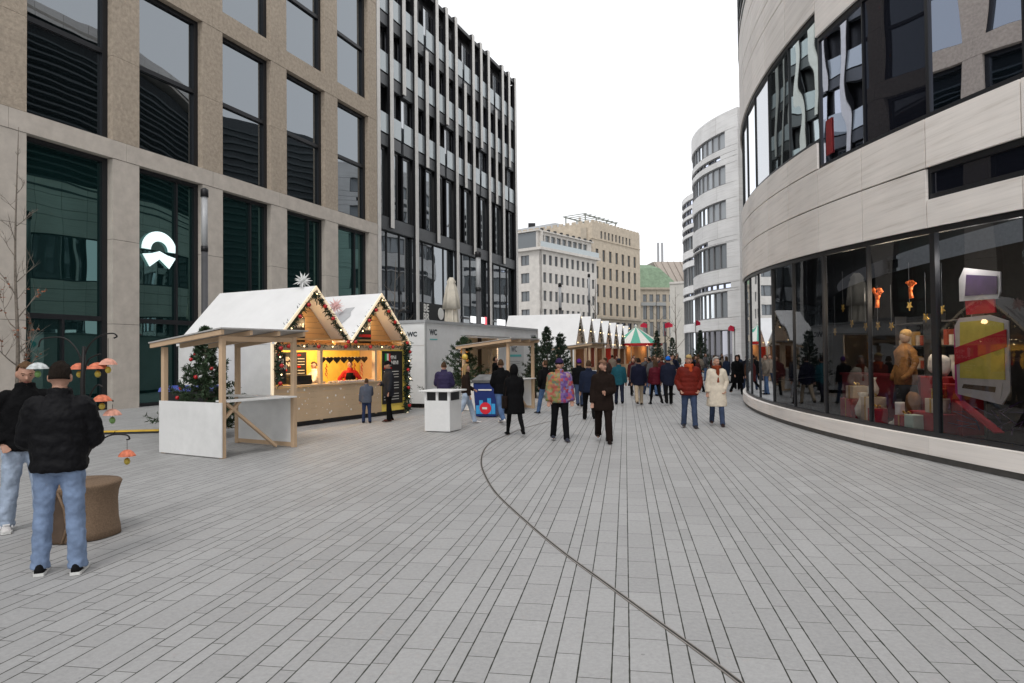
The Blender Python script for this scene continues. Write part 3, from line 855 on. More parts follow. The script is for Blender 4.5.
def garland(mb, pts, seed, thick=.09, dens=110):
    rnd = random.Random(seed)
    for a, b in zip(pts[:-1], pts[1:]):
        a, b = V(a), V(b); L_ = (b - a).length
        for _ in range(int(dens * L_)):
            p = a.lerp(b, rnd.random()) + V((rnd.gauss(0, .03), rnd.gauss(0, .03), rnd.gauss(0, .03)))
            d = V((rnd.uniform(-1, 1), rnd.uniform(-1, 1), rnd.uniform(-1, 1)))
            needles(mb, p, d, .03, thick, 2, .7, rnd)

# ------------------------------------------------------------------ two-gabled food hut
hut = thing('market_hut', 'white roofed wooden hut with two lit gables selling hot sandwiches', 'market hut', (-5.95, 17.0, 0), 61.2)
GW, HD, EV, AP = 2.68, 3.6, 2.2, 3.62
HW = GW * 2
# walls, floor
MB().box(-.05, -.003, 0, HD, .02, EV - .02).build('side_wall', WHITE, hut)
MB().box(HW + .003, HW + .05, 0, HD, .02, EV - .02).build('side_wall', PLY, hut)
MB().box(0, HW, HD, HD + .05, .02, EV).build('rear_wall', WHITE, hut)
MB().box(.02, HW - .02, 1.9, 1.95, .05, 2.25).build('inner_wall', YELLOW, hut)
MB().box(.01, HW - .01, .1, 1.9, .05, .1).build('floor_boards', PLY, hut)
MB().box(.04, HW - .1, .1, 1.9, 2.26, 2.3).build('inner_ceiling', PLYWARM, hut)
def slope_pts(x0, z0, x1, z1, th):
    return [(x0, 0, z0), (x1, 0, z1), (x1, 0, z1 + th), (x0, 0, z0 + th)]
for i in range(2):
    xa, xm, xb = i*GW, i*GW + GW/2, (i+1)*GW
    for x0, x1 in ((xa, xm - .002), (xb, xm + .002)):
        s_ = 1 if x1 > x0 else -1
        over = .06 if (i == 0 and s_ == 1) or (i == 1 and s_ == -1) else -.01
        z_e = EV - over * (AP-EV)/(GW/2)
        MB().prism([(x0 - s_*over, -.12, z_e), (x1, -.12, AP), (x1, -.12, AP + .07), (x0 - s_*over, -.12, z_e + .07)], (0, HD + .2, 0)).build('roof_slope', WHITEROOF, hut)
        MB().prism([(x0 - s_*over, -.15, z_e - .02), (x1, -.15, AP - .02), (x1, -.15, AP + .075), (x0 - s_*over, -.15, z_e + .075)], (0, .028, 0)).build('edge_light', STRIP, hut)
    gb_ = MB()
    for k in range(9):                                             # the board-clad gable triangle
        z0 = 2.14 + .155*k; z1 = min(z0 + .148, AP - .04)
        f0 = max(0, (z0 - EV)/(AP - EV)); f1 = max(0, (z1 - EV)/(AP - EV))
        e0, e1 = GW/2*f0 + .03, GW/2*f1 + .03
        if xb - e1 > xa + e1:
            gb_.prism([(xa + e0, .5, z0), (xb - e0, .5, z0), (xb - e1, .5, z1), (xa + e1, .5, z1)], (0, .03, 0))
    gb_.build('gable_boards', PLYWARM, hut)
    MB().prism([(xa + .1, .54, 2.16), (xb - .1, .54, 2.16), (xm, .54, AP - .05)], (0, .02, 0)).build('gable_backing', BARK, hut)
# front frame
MB().box(.0, HW, .02, .12, 1.98, 2.13).build('lintel', PLY, hut)
for x in (.0, 1.62, 3.86, HW - .09):
    MB().box(x, x + .09, .005, .12, .1, 1.978).build('post', PLY, hut)
MB().box(-.06, .0, -.03, .02, .0, EV).build('edge_light', STRIP, hut); MB().box(HW, HW + .06, -.03, .02, .0, EV).build('edge_light', STRIP, hut)
cf = MB()
for k in range(6): cf.box(.0, 4.12, -.02, .0, .13 + .15*k, .277 + .15*k)
cf.build('counter_front', PLY, hut)
MB().box(4.125, HW, -.018, .0, .13, 2.0).build('end_panel', YELLOW, hut)
MB().box(.02, HW, .03, .06, .01, .13).build('base_skirt', BLACK, hut)
MB().box(.0, 4.1, -.06, .45, 1.035, 1.075).build('counter_top', PLY, hut)
SNOW = mat('snow_paint', (.85, .83, .8), .7, 0)
rnd = random.Random(4); mb = MB()
for _ in range(46):
    x, z, r_ = rnd.uniform(.2, 4), rnd.uniform(.25, 1.0), rnd.choice((.012, .016, .03))
    mb.poly([(x + r_*math.cos(a*6.283/8), -.023, z + r_*math.sin(a*6.283/8)) for a in range(8)])
mb.build('painted_snowflakes', SNOW, hut)
# menu boards and name signs
def menu(x0, x1, z0, z1, y, heading, small=True):
    b = MB().box(x0, x1, y, y + .025, z0, z1).build('menu_board', BOARD, hut)
    w_ = x1 - x0
    if heading:
        for i, t in enumerate(heading):
            lettering(t, .17, CHALK, b, (x0 + w_/2, y - .004, z1 - .2 - .16*i))
    mb = MB(); rb_ = MB(); zz = z1 - (.55 if heading else .12); k = 0
    while zz > z0 + .08:
        (rb_ if k % 4 == 0 else mb).box(x0 + .06, x0 + w_*(.45 if k % 4 == 0 else .8), y - .006, y - .002, zz, zz + (.055 if k % 4 == 0 else .016))
        zz -= .085; k += 1
    mb.build('price_lines', CHALK, b); rb_.build('price_headings', REDM, b)
    return b
menu(.12, .62, 1.1, 1.9, .22, ['MINI', 'PANINI']); menu(1.95, 2.42, 1.1, 1.95, 1.84, ['MINI', 'PANINI']); menu(2.5, 2.92, 1.1, 1.95, 1.84, None)
menu(4.14, 5.1, .35, 1.96, -.05, ['MINI', 'PANINI'])
for x0, y0, z0 in ((.13, .21, 1.74), (4.24, -.06, 1.62)):
    for k, c in enumerate(((.02, .3, .06), (.8, .8, .78), (.6, .03, .03))):
        MB().box(x0 + .085*k, x0 + .085*k + .08, y0 - .012, y0 - .002, z0, z0 + .26).build('flag_stripe', mat('flag%d' % k, c, .7, .05), hut)
for x0 in (.74, 3.42):
    b = MB().box(x0, x0 + .62, .3, .34, 2.2, 2.86).build('name_sign', BOARD, hut)
    lettering('PANINI', .16, CHALK, b, (x0 + .32, .294, 2.64)); MB().box(x0 + .06, x0 + .6, .29, .298, 2.38, 2.46).build('red_stripe', RED, b)
gm_ = MB()
rake = [(.0, -.1, .25), (.02, -.1, EV - .05)]
for i in range(2):
    garland(gm_, [(i*GW + .08, -.1, EV + .02), (i*GW + GW/2, -.1, AP - .12), ((i+1)*GW - .08, -.1, EV + .02)], 20 + i, .1, 130)
garland(gm_, [(HW - .1, -.1, .1), (HW - .1, -.1, EV)], 31, .13, 170); garland(gm_, [(.1, -.08, 1.1), (.1, -.08, EV)], 32, .1, 130)
garland(gm_, [(.1, -.06, 2.1), (HW - .1, -.06, 2.1)], 33, .06, 60)
gm_.build('garland', GREEND, hut)
rnd = random.Random(9); bl = []
for i in range(2):
    for k in range(9):
        t = (k + .5)/9; x = i*GW + GW*t; z = EV + (AP - EV)*(1 - abs(2*t - 1)) - .14
        bl.append((x, -.17, z, k % 3))
for k in range(7): bl.append((HW - .1 + rnd.uniform(-.06, .06), -.2, .25 + .28*k, k % 2))
for k in range(5): bl.append((.1 + rnd.uniform(-.04, .04), -.18, 1.15 + .22*k, k % 2))
for k in range(9): bl.append((.4 + .52*k, -.12, 2.08, 1 if k % 2 else 0))
for x, y, z, k in bl:
    if k == 1: MB().ball((x, y, z), .018, 7, 5).build('light_bulb', BULB, hut)
    else: MB().ball((x, y, z), .055, 10, 7).build('bauble', REDM, hut, True)
# hanging hearts, dried chillies, food
def heart(s_):
    return [(s_*.8*(math.sin(a)**3), 0, s_*.62*(.8125*math.cos(a) - .3125*math.cos(2*a) - .125*math.cos(3*a) - .0625*math.cos(4*a))) for a in [2*math.pi*k/22 for k in range(22)]]
ORD = ['first', 'second', 'third', 'fourth', 'fifth', 'sixth', 'seventh', 'eighth', 'ninth']
for k in range(7):
    x = 1.98 + .29*k
    tag(MB().prism([(x + p[0], .28, 1.72 + p[2]) for p in heart(.17)], (0, .03, 0)).build('gingerbread_heart', GINGER),
        'dark gingerbread heart in the hut window, %s from the left' % ORD[k], 'gingerbread heart', 'hearts hanging in the hut window')
    o = col.objects['gingerbread_heart' if k == 0 else 'gingerbread_heart.%03d' % k]; o.location = (-5.95, 17, 0); o.rotation_euler = (0, 0, RAD(61.2))
def in_hut(o):
    o.location = V((-5.95, 17, 0)); o.rotation_euler = (0, 0, RAD(61.2)); return o
for k, x in enumerate((2.14, 3.29, 3.6)):
    mb = MB()
    for j in range(7): mb.tube([(x + .03*math.sin(j*2.2), .3, 1.6 - .05*j), (x + .05*math.cos(j*3), .28, 1.5 - .05*j)], [.014, .004], 5)
    in_hut(tag(mb.build('chilli_string', REDM), ['string of red chillies hanging left among the hearts', 'string of red chillies hanging between the right hand hearts', 'string of red chillies hanging at the last heart'][k], 'chilli string', 'red chilli strings in the hut window'))
rnd = random.Random(2); mb = MB()
for k in range(15):
    x = 1.8 + .135*k; mb.ball((x, .12 + rnd.uniform(-.03, .08), 1.10), (.07, .05, .035), 8, 5)
in_hut(tag(mb.build('bread_rolls', mat('bread', (.55, .42, .3), .8, .35, 14), None, True), 'row of filled rolls laid out along the hut counter', 'food'))
mb = MB().box(2.3, 3.8, -.02, .02, 1.077, 1.12)
in_hut(tag(mb.build('price_tags', mat('tag_mix', (.6, .5, .45), .8, .5, 25)), 'low strip of price tags standing along the front of the hut counter', 'price tags'))
in_hut(tag(MB().box(.9, 1.5, .2, .6, 1.077, 1.32).box(.92, 1.48, .16, .2, 1.1, 1.2).build('panini_press', BLACK), 'black contact grill standing on the left part of the hut counter', 'grill'))
for x, e in ((.85, 60), (2.2, 55), (3.4, 55)): point((x, .75, 2.1), e, (1, .74, .42), .12, hut)
for x in (GW*.5, GW*1.5): point((x, .2, 2.75), 7, (1, .66, .33), .08, hut)
# stars standing on the two ridges
def star(name, label, loc, m, r):
    mb = MB(); pts = []
    for k in range(26):
        z = 1 - 2*(k + .5)/26; a = k*2.39996; q = math.sqrt(1 - z*z); d = V((q*math.cos(a), q*math.sin(a), z))
        u = d.orthogonal().normalized(); v = d.cross(u); L_ = r * (1. if k % 2 else .75)
        mb.add([d*r*.2 + u*r*.13, d*r*.2 + v*r*.13, d*r*.2 - u*r*.13, d*r*.2 - v*r*.13, d*L_], [(0, 1, 4), (1, 2, 4), (2, 3, 4), (3, 0, 4)])
    o = mb.ball((0, 0, 0), r*.24, 8, 6).build(name, m); o.location = loc
    return tag(o, label, 'star ornament', 'spiky stars on the hut ridges')
HX, HY = V((.482, .876, 0)), V((-.876, .482, 0)); H0 = V((-5.95, 17, 0))
star('paper_star', 'white spiky paper star on the left ridge of the hut', H0 + HX*GW*.5 + HY*.35 + V((0, 0, AP + .24)), WHITE, .3)
star('paper_star', 'pinkish spiky paper star on the right roof slope of the hut', H0 + HX*GW*1.22 + HY*1.0 + V((0, 0, AP - .3)), mat('pink_paper', (.75, .5, .48), .6, .1), .3)
# grey skyline print on the inner roof slope
sl = MB(); n_ = V((-(AP-EV), 0, GW/2)).normalized()
def on_slope(u, y): # u up the slope from the valley
    L_ = math.hypot(GW/2, AP - EV); t = u / L_
    return V((GW + GW/2*t, y, EV + .07 + (AP-EV)*t)) + n_*.012
for shape in ([(.05, 2.9), (.05, .5), (.35, .4), (.5, .7), (.42, 1.1), (.6, 1.5), (.5, 2.2), (.62, 2.9)],
              [(.6, 2.0), (.9, 2.0), (1.0, 1.85), (1.06, 1.7), (1.25, 1.62), (1.06, 1.54), (1.0, 1.4), (.9, 1.25), (.6, 1.25)],
              [(.5, 1.0), (.8, .9), (1.1, 1.0), (1.35, .9), (1.38, .55), (1.2, .6), (1.0, .5), (.5, .7)]):
    sl.poly([on_slope(u, y) for u, y in shape])
sl.build('roof_print', mat('pale_grey_print', (.45, .46, .47), .6, .05), hut)

# ------------------------------------------------------------------ open timber shelters with standing counters
def porch(label, loc, size=1.755):
    t = thing('timber_shelter', label, 'shelter', loc, -29.3, 'open timber shelters')
    S_ = size; k = .09
    zl, zr = 2.02, 2.2
    for x, y, z in ((0, 0, zl), (S_ - k, 0, zr), (0, S_ - k, zl), (S_ - k, S_ - k, zr)):
        MB().box(x, x + k, y, y + k, .0, z).build('post', TIMBER, t, bevel=.004)
    sl_ = (zr - zl) / (S_ - k)
    roof = MB().prism([(-.18, -.14, zl - .18*sl_ + .09), (S_ + .16, -.14, zr + .16*sl_ + .1), (S_ + .16, -.14, zr + .16*sl_ + .125), (-.18, -.14, zl - .18*sl_ + .115)], (0, S_ + .3, 0))
    roof.build('roof_sheet', mat('grey_sheet', (.42, .41, .4), .5, .1), t)
    for y in (-.12, .5, 1.15, S_ + .04):
        MB().prism([(-.16, y, zl - .16*sl_ + .003), (S_ + .14, y, zr + .14*sl_ + .003), (S_ + .14, y, zr + .14*sl_ + .088), (-.16, y, zl - .16*sl_ + .088)], (0, .06, 0)).build('rafter', TIMBER, t)
    MB().box(S_ - .075, S_ - .015, .092, S_ - .092, zr - .1, zr - .01).build('side_beam', TIMBER, t)
    MB().box(-.02, S_ + .02, -.024, -.003, .02, 1.0).build('front_panel', WHITE, t)
    MB().box(k + .005, S_ - k - .005, S_ - .07, S_ - .05, .1, 1.0).build('back_panel', WHITE, t)
    MB().box(k, S_ - k, S_ - .08, S_ - .02, .02, .098).build('bottom_rail', TIMBER, t)
    MB().box(.0, S_ + .1, S_ - .42, S_ - .1, 1.003, 1.03).build('counter', WHITE, t)
    MB().box(S_ - .3, S_ + .08, .1, S_ - .43, 1.003, 1.03).build('counter', WHITE, t)
    MB().bar((S_ - .05, S_ - .5, .08), (S_ - .05, .12, .98), .07, .05).build('brace', TIMBER, t)
    MB().bar((S_ - .05, .1, .72), (S_ - .05, .42, 1.0), .06, .05).build('brace', TIMBER, t)
    return t
pr1 = porch('nearest open timber shelter with white panels in front of the gabled hut', (-6.72, 13.07, 0))
dup(pr1, (-1.64, 22.3, 0), -29.3, 'open timber shelter standing in front of the toilet container')
dup(pr1, (2.06, 32.3, 0), -29.3, 'distant open timber shelter before the long row of gabled stalls')

# ------------------------------------------------------------------ toilet container
wc = thing('toilet_container', 'long white toilet container with an orange lit doorway and small signs', 'container', (-2.99, 23.63, 0), 66)
CL, CW, CH = 10.3, 2.6, 2.95
sk = MB(); x0, x1 = 2.55, 5.9
sk.box(0, x0, 0, .06, .15, CH); sk.box(x1, CL, 0, .06, .15, CH); sk.box(x0, x1, 0, .06, 2.5, CH)
sk.build('long_wall', CONTW, wc)
MB().box(-.06, -.002, 0, 1.0, .15, 2.15).box(-.06, -.002, 1.9, CW, .15, 2.15).box(-.06, -.002, 0, CW, 2.16, CH).build('end_wall', CONTW, wc)
MB().box(.0, CL, CW - .06, CW, .15, CH).box(CL - .06, CL, .07, CW - .07, .15, CH).build('rear_wall', CONTW, wc)
MB().box(-.1, CL + .04, -.05, CW + .04, CH, CH + .1).build('roof_edge', mat('edge_grey', (.4, .41, .42), .5, .08), wc)
for x in (-.09, CL - .02): MB().box(x, x + .11, -.035, -.003, .1, CH).build('corner_post', mat('edge_grey2', (.5, .51, .51), .5, .08), wc)
MB().box(.05, CL - .05, .2, CW - .2, .0, .14).build('base_frame', BLACK, wc)
MB().box(x0, x1, 1.5, 1.55, .15, 2.5).build('inner_wall', mat('orange_boards', (.62, .34, .12), .6, .2), wc)
for x in (2.9, 4.3, 5.2): MB().box(x, x + .75, 1.44, 1.49, .2, 2.2).build('cubicle_door', mat('orange_door', (.5, .26, .09), .5, .2), wc)
MB().box(x0 - .1, x1 + .6, -.3, -.06, 2.54, 2.57).build('door_canopy', GREYP, wc)
d_ = MB().box(-.03, -.012, 1.02, 1.88, .17, 2.13).build('door', mat('door_white', (.55, .56, .56), .45, .05), wc)
MB().box(-.07, -.035, 1.1, 1.14, .95, 1.15).build('handle', BLACK, d_)
mb = MB()
for k in range(4): mb.ball((-.068, .62, 1.55 - .14*k), (.004, .035, .045), 8, 5)
mb.build('pictograms', mat('dark_grey_print', (.06, .06, .065), .6, 0), wc)
DKT = mat('dark_lettering', (.05, .06, .07), .6, 0); TEAL = mat('teal_print', (.12, .5, .5), .6, .05)
lettering('WC', .28, DKT, wc, (.52, -.004, 2.62), bold=.01); MB().box(.28, .8, -.006, -.003, 2.36, 2.4).build('underline', TEAL, wc)
lettering('WC', .34, DKT, wc, (9.85, -.004, 2.6), bold=.01)
lettering('WC', .22, DKT, wc, (-.066, .5, 2.55), (90, 0, -90), bold=.01)
MB().ball((-.062, 1.75, 2.5), (.004, .42, .17), 16, 6).build('teal_mark', TEAL, wc)
sgn = MB().box(6.6, 8.6, -.03, -.002, 1.0, 2.3).build('info_sign', mat('sign_grey', (.62, .63, .63), .5, .03), wc)
lettering('WC', .36, DKT, sgn, (7.5, -.036, 2.05)); MB().box(6.8, 8.3, -.036, -.031, 1.72, 1.82).build('teal_bar', TEAL, sgn)
mb = MB()
for k in range(5): mb.box(6.8, 8.2 - .12*(k % 3), -.036, -.031, 1.5 - .1*k, 1.52 - .1*k)
mb.build('text_lines', GREYP, sgn)
for x in (3.2, 5.0): point((x, .8, 2.3), 45, (1, .62, .3), .1, wc)

# ------------------------------------------------------------------ long row of gabled stalls behind
a = RAD(18); RX, RY = V((math.sin(a), math.cos(a), 0)), V((-math.cos(a), math.sin(a), 0))
R0 = V((3.3, 36.4, 0))
def stall(label, loc, inner):
    t = thing('gabled_stall', label, 'market stall', loc, 72, 'white gabled stalls in a row')
    W_, D_, e, ap = 2.7, 4.2, 2.2, 3.95
    for x0, x1 in ((0, W_/2 - .002), (W_, W_/2 + .002)):
        MB().prism([(x0, -.1, e), (x1, -.1, ap), (x1, -.1, ap + .09), (x0, -.1, e + .09)], (0, D_, 0)).build('roof_slope', WHITEROOF, t)
    MB().box(0, .05, 0, D_, .02, e - .01).build('side_wall', WHITE, t); MB().box(W_ - .05, W_, 0, D_, .02, e - .01).build('side_wall', WHITE, t)
    MB().box(.06, W_ - .06, 1.5, 1.55, .02, 2.2).build('inner_wall', inner, t)
    MB().box(.052, .07, .02, 1.49, .05, 2.19).build('inner_lining', inner, t); MB().box(W_ - .07, W_ - .052, .02, 1.49, .05, 2.19).build('inner_lining', inner, t)
    MB().prism([(.1, 1.3, e - .02), (W_ - .1, 1.3, e - .02), (W_/2, 1.3, ap - .1)], (0, .04, 0)).build('gable_boards', inner, t)
    MB().box(.06, W_ - .06, .0, .3, .05, 1.0).build('counter', PLY, t)
    for x in (.0, W_ - .08): MB().box(x, x + .08, -.08, -.005, .02, e - .02).build('post', TIMBER, t)
    gm_ = MB(); garland(gm_, [(.16, .02, e), (W_/2, .02, ap - .25), (W_ - .16, .02, e)], 3, .08, 110); gm_.build('garland', GREEND, t)
    for k in range(5):
        tt = (k + .5)/5
        MB().ball((W_*tt, -.16, e + (ap - e)*(1 - abs(2*tt - 1)) - .12), .022, 6, 4).build('light_bulb', BULB, t)
    return t
DR = mat('dark_red_boards', (.16, .035, .02), .7, .3); RD = mat('red_cloth', (.42, .03, .02), .7, .25); BR = mat('brown_boards', (.2, .1, .05), .7, .3)
names = ['first and nearest', 'second', 'third', 'fourth', 'fifth', 'sixth', 'seventh and farthest']
for k in range(7):
    inner = (BR, DR, BR, RD, DR, BR, DR)[k]
    stall('%s white gabled stall counted from the near end of the far row' % names[k], R0 + RX*2.98*k, inner)
    if k < 5: point(R0 + RX*(2.98*k + 1.35) + RY*.9 + V((0, 0, 2.05)), 9, (1, .66, .36), .1)

# ------------------------------------------------------------------ kiosk with green and white striped cone roof
kk = thing('striped_kiosk', 'round kiosk with a green and white striped cone roof at the end of the stalls', 'kiosk', (9.9, 54.5, 0)); kk.scale = (.7, .7, .95)
GRN = mat('stripe_green', (.1, .42, .3), .6, .1); WHT = mat('stripe_white', (.75, .74, .68), .6, .08)
for k in range(16):
    a0, a1 = 6.283*k/16, 6.283*(k + 1)/16
    MB().poly([(2.9*math.cos(a0), 2.9*math.sin(a0), 2.75), (2.9*math.cos(a1), 2.9*math.sin(a1), 2.75), (.12*math.cos(a1), .12*math.sin(a1), 4.1), (.12*math.cos(a0), .12*math.sin(a0), 4.1)]).build('roof_segment', GRN if k % 2 else WHT, kk)
    if k % 2: MB().tube([(2.6*math.cos(a0), 2.6*math.sin(a0), 0), (2.6*math.cos(a0), 2.6*math.sin(a0), 2.7)], .05, 6).build('post', TIMBER, kk)
MB().lathe([(2.95, 2.55), (2.95, 2.75)], n=24).build('fascia', RED, kk); MB().lathe([(2.3, 0), (2.3, 1.05)], n=24).build('counter', PLY, kk)
MB().lathe([(1.2, 0), (1.2, 2.5)], n=16).build('core', PLYWARM, kk); MB().ball((0, 0, 4.2), .16, 8, 6).build('finial', WHT, kk)
for k in range(4): point((1.8*math.cos(k*1.57 + .6), 1.8*math.sin(k*1.57 + .6), 2.3), 8, (1, .66, .34), .1, kk)

# ------------------------------------------------------------------ small furniture
bt = thing('bin_table', 'white box shaped standing table with waste slots under its top', 'table', (-1.67, 16.42, 0), -20)
MB().box(-.33, .33, -.33, .33, .02, .74).build('body', WHITE, bt, bevel=.006)
MB().box(-.3, .3, -.3, .3, .74, .95).build('slot_recess', BLACK, bt)
for x in (-.33, -.03, .27):
    for y in (-.33, .27): MB().box(x, x + .06, y, y + .06, .742, .948).build('post', WHITE, bt)
MB().box(-.44, .44, -.42, .42, .95, .985).build('top', WHITE, bt, bevel=.005)
tubm = mat('blue_tub', (.012, .03, .16), .4, .1)
tb = thing('advertising_bin', 'dark blue waste bin with light blue skyline and round red logo', 'bin', (-.72, 20.1, 0), -12)
MB().loft([[(-.3, -.3, .02), (.3, -.3, .02), (.3, .3, .02), (-.3, .3, .02)], [(-.36, -.36, 1.0), (.36, -.36, 1.0), (.36, .36, 1.0), (-.36, .36, 1.0)]]).build('body', tubm, tb, bevel=.02)
MB().loft([[(-.39, -.39, 1.0), (.39, -.39, 1.0), (.39, .39, 1.0), (-.39, .39, 1.0)], [(-.4, -.4, 1.08), (.4, -.4, 1.08), (.4, .4, 1.08), (-.4, .4, 1.08)], [(-.2, -.22, 1.24), (.25, -.2, 1.22), (.22, .2, 1.25), (-.2, .2, 1.23)]]).build('bag_liner', mat('grey_bag', (.12, .12, .12), .35, .3), tb)
mb = MB()
for x, h in ((-.28, .25), (-.18, .4), (-.06, .32), (.06, .46), (.18, .3)): mb.prism([(x, -.312, .1), (x + .11, -.312, .1), (x + .11, -.312 - .065*h, .1 + h), (x, -.312 - .065*h, .1 + h)], (0, -.006, 0))
mb.build('skyline_print', mat('light_blue_print', (.05, .35, .7), .5, .1), tb)
o = MB().lathe([(.17, 0), (.17, .012)], n=24).build('round_logo', mat('logo_red', (.7, .02, .04), .5, .05), tb); o.location = (.0, -.327, .27); o.rotation_euler = (RAD(93), 0, 0)
o = MB().box(-.09, .09, -.03, .03, 0, .006).build('logo_mark', CHALK, tb); o.location = (0, -.34, .27); o.rotation_euler = (RAD(93), 0, RAD(8))
MB().box(-.2, .2, -.366, -.36, .78, .82).build('logo_line', CHALK, tb)
def wheelie(label, loc, rz, lid):
    t = thing('wheelie_bin', label, 'bin', loc, rz)
    MB().loft([[(-.25, -.28, .05), (.25, -.28, .05), (.25, .28, .05), (-.25, .28, .05)], [(-.3, -.36, 1.0), (.3, -.36, 1.0), (.3, .36, 1.0), (-.3, .36, 1.0)]]).build('body', mat('bin_black', (.018, .018, .02), .5, .15), t)
    MB().loft([[(-.32, -.38, 1.0), (.32, -.38, 1.0), (.32, .4, 1.0), (-.32, .4, 1.0)], [(-.3, -.34, 1.09), (.3, -.34, 1.09), (.3, .38, 1.12), (-.3, .38, 1.12)]]).build('lid', lid, t)
    for s_ in (-1, 1):
        o = MB().lathe([(.1, -.025), (.1, .025)], n=16).build('wheel', BLACK, t); o.location = (.3*s_, .3, .1); o.rotation_euler = (0, RAD(90), 0)
    return t
BL = mat('blue_lid', (.02, .05, .36), .4, .1)
wheelie('black wheelie bin with blue lid, left one behind the nearest shelter', (-8.35, 16.9, 0), 20, BL)
wheelie('black wheelie bin with blue lid, right one beside the fir tree', (-7.7, 17.1, 0), 8, BL)
# cable bridge along the ground
cb = thing('cable_bridge', 'low black cable ramp with a yellow lid lying across the paving', 'cable ramp', (0, 0, 0))
p, q = V((-17.5, 15.4, 0)), V((-8.6, 16.75, 0)); dd = (q - p).normalized(); nn = V((-dd.y, dd.x, 0))
for k in range(9):
    a_, b_ = p + dd*(k*1.0), p + dd*(k*1.0 + .98)
    r_ = MB().loft([[a_ - nn*.22 + V((0, 0, .003)), a_ - nn*.1 + V((0, 0, .06)), a_ + nn*.1 + V((0, 0, .06)), a_ + nn*.22 + V((0, 0, .003))], [b_ - nn*.22 + V((0, 0, .003)), b_ - nn*.1 + V((0, 0, .06)), b_ + nn*.1 + V((0, 0, .06)), b_ + nn*.22 + V((0, 0, .003))]]).build('ramp_segment', BLACK, cb)
    MB().loft([[a_ - nn*.14 + V((0, 0, .045)), a_ - nn*.1 + V((0, 0, .068)), a_ + nn*.1 + V((0, 0, .068)), a_ + nn*.1 + V((0, 0, .062))], [b_ - nn*.14 + V((0, 0, .045)), b_ - nn*.1 + V((0, 0, .068)), b_ + nn*.1 + V((0, 0, .068)), b_ + nn*.1 + V((0, 0, .062))]]).build('lid', mat('yellow_lid', (.6, .38, .04), .5, .15), r_)
# burlap-covered round stand with a slit shaded in on its skirt
bs = thing('burlap_stand', 'round stand wrapped in brown burlap with a dark post through it', 'planter', (-4.44, 7.03, 0)); bs.scale = (.8, .8, .84)
BURL = mat('burlap', (.23, .155, .10), .95, .28, 60., bump=.6, bscale=160., dirt=.2)
prof = [(.46, .01), (.45, .1), (.43, .2), (.425, .32), (.42, .42), (.43, .52), (.455, .60), (.47, .635), (.455, .655), (.3, .662), (.02, .665)]
rings = []
for r_, z in prof:
    rings.append([V(((r_ + .012*math.sin(7*b)*max(0, .6 - z))*math.cos(b), (r_ + .016*math.sin(9*b + 1)*max(0, .6 - z))*math.sin(b), z)) for b in [2*math.pi*k/48 for k in range(48)]])
MB().loft(rings).build('burlap_cover', BURL, bs, True)
# draped slit at the front
mb = MB()
for s_ in (-1, 1): mb.tube([(.0 + .02*s_, -.475, .6), (.09*s_, -.455, .42), (.12*s_, -.445, .2), (.07*s_, -.47, .02)], [.012, .016, .018, .014], 7)
mb.build('hem_fold', BURL, bs, True)
MB().poly([(.0, -.446, .56), (-.09, -.436, .4), (-.11, -.44, .2), (-.06, -.468, .03), (.06, -.468, .03), (.11, -.44, .2), (.09, -.436, .4)]).build('slit_shade', mat('burlap_dark', (.075, .05, .035), .95, .2), bs)  # darker burlap sheet paints the shade inside the slit, nothing is cut
# wrought iron tree carrying the hanging paper parasols
it = thing('iron_display_tree', 'black wrought iron tree with curled arms standing on the burlap stand', 'display stand', (-4.42, 7.03, .555))
MB().tube([(0, 0, 0), (.01, 0, .5), (0, 0, 1.0), (.015, 0, 1.38)], [.024, .022, .024, .018], 10).build('stem', IRON, it, True)
def arm(pts, r=.008):
    MB().tube(curve_pts(pts, 6), r, 6).build('arm', IRON, it, True)
arm([(0, 0, 1.2), (-.07, 0, 1.36), (-.2, .0, 1.47), (-.4, -.02, 1.46), (-.44, -.02, 1.38)])
arm([(0, 0, 1.22), (.06, 0, 1.38), (.18, -.02, 1.48), (.32, -.03, 1.51), (.37, -.03, 1.48), (.34, -.03, 1.46)])
arm([(0, 0, 1.0), (.06, -.02, 1.22), (.14, -.03, 1.28), (.2, -.03, 1.3)])
arm([(0, 0, 1.0), (-.04, .05, 1.22), (-.09, .1, 1.28)])
arm([(0, 0, .55), (.08, -.02, .85), (.17, -.04, .98), (.24, -.05, .96)]); arm([(0, 0, .42), (.12, 0, .68), (.24, .02, .83), (.3, .03, .81)])
arm([(0, 0, .1), (.1, -.01, .33), (.28, -.02, .46), (.46, -.03, .47), (.5, -.03, .43), (.47, -.03, .42)])
def parasol(label, loc, c, cb_, drop, r=.105):
    t = thing('paper_parasol', label, 'hanging ornament', loc, random.uniform(0, 90), 'paper parasols hanging from the iron tree')
    n = 10; rings = []
    for f, z in ((.02, .055), (.35, .05), (.7, .03), (.95, 0), (1., -.012)):
        rings.append([V((r*f*(1 + (.06*f*math.cos(2*(b*n/2)) if f > .5 else 0))*math.cos(b), r*f*(1 + (.06*f*math.cos(b*n) if f > .5 else 0))*math.sin(b), z)) for b in [2*math.pi*k/40 for k in range(40)]])
    MB().loft(rings, False).build('canopy', mat('paper_%s' % c[0], c[1], .7, .35, 22), t, True)
    MB().tube([(0, 0, -.09), (0, 0, drop)], .0025, 5).build('wire', IRON, t)
    MB().ball((0, 0, -.065), (.03, .03, .036), 10, 8).build('bead', mat('bead_%s' % cb_[0], cb_[1], .35, .3, 30), t, True)
    return t
OR = ('orange', (.6, .17, .09)); PK = ('salmon', (.62, .3, .22)); WH = ('grey_white', (.5, .53, .53)); YE = ('yellow', (.45, .34, .05)); GE = ('green', (.16, .3, .09))
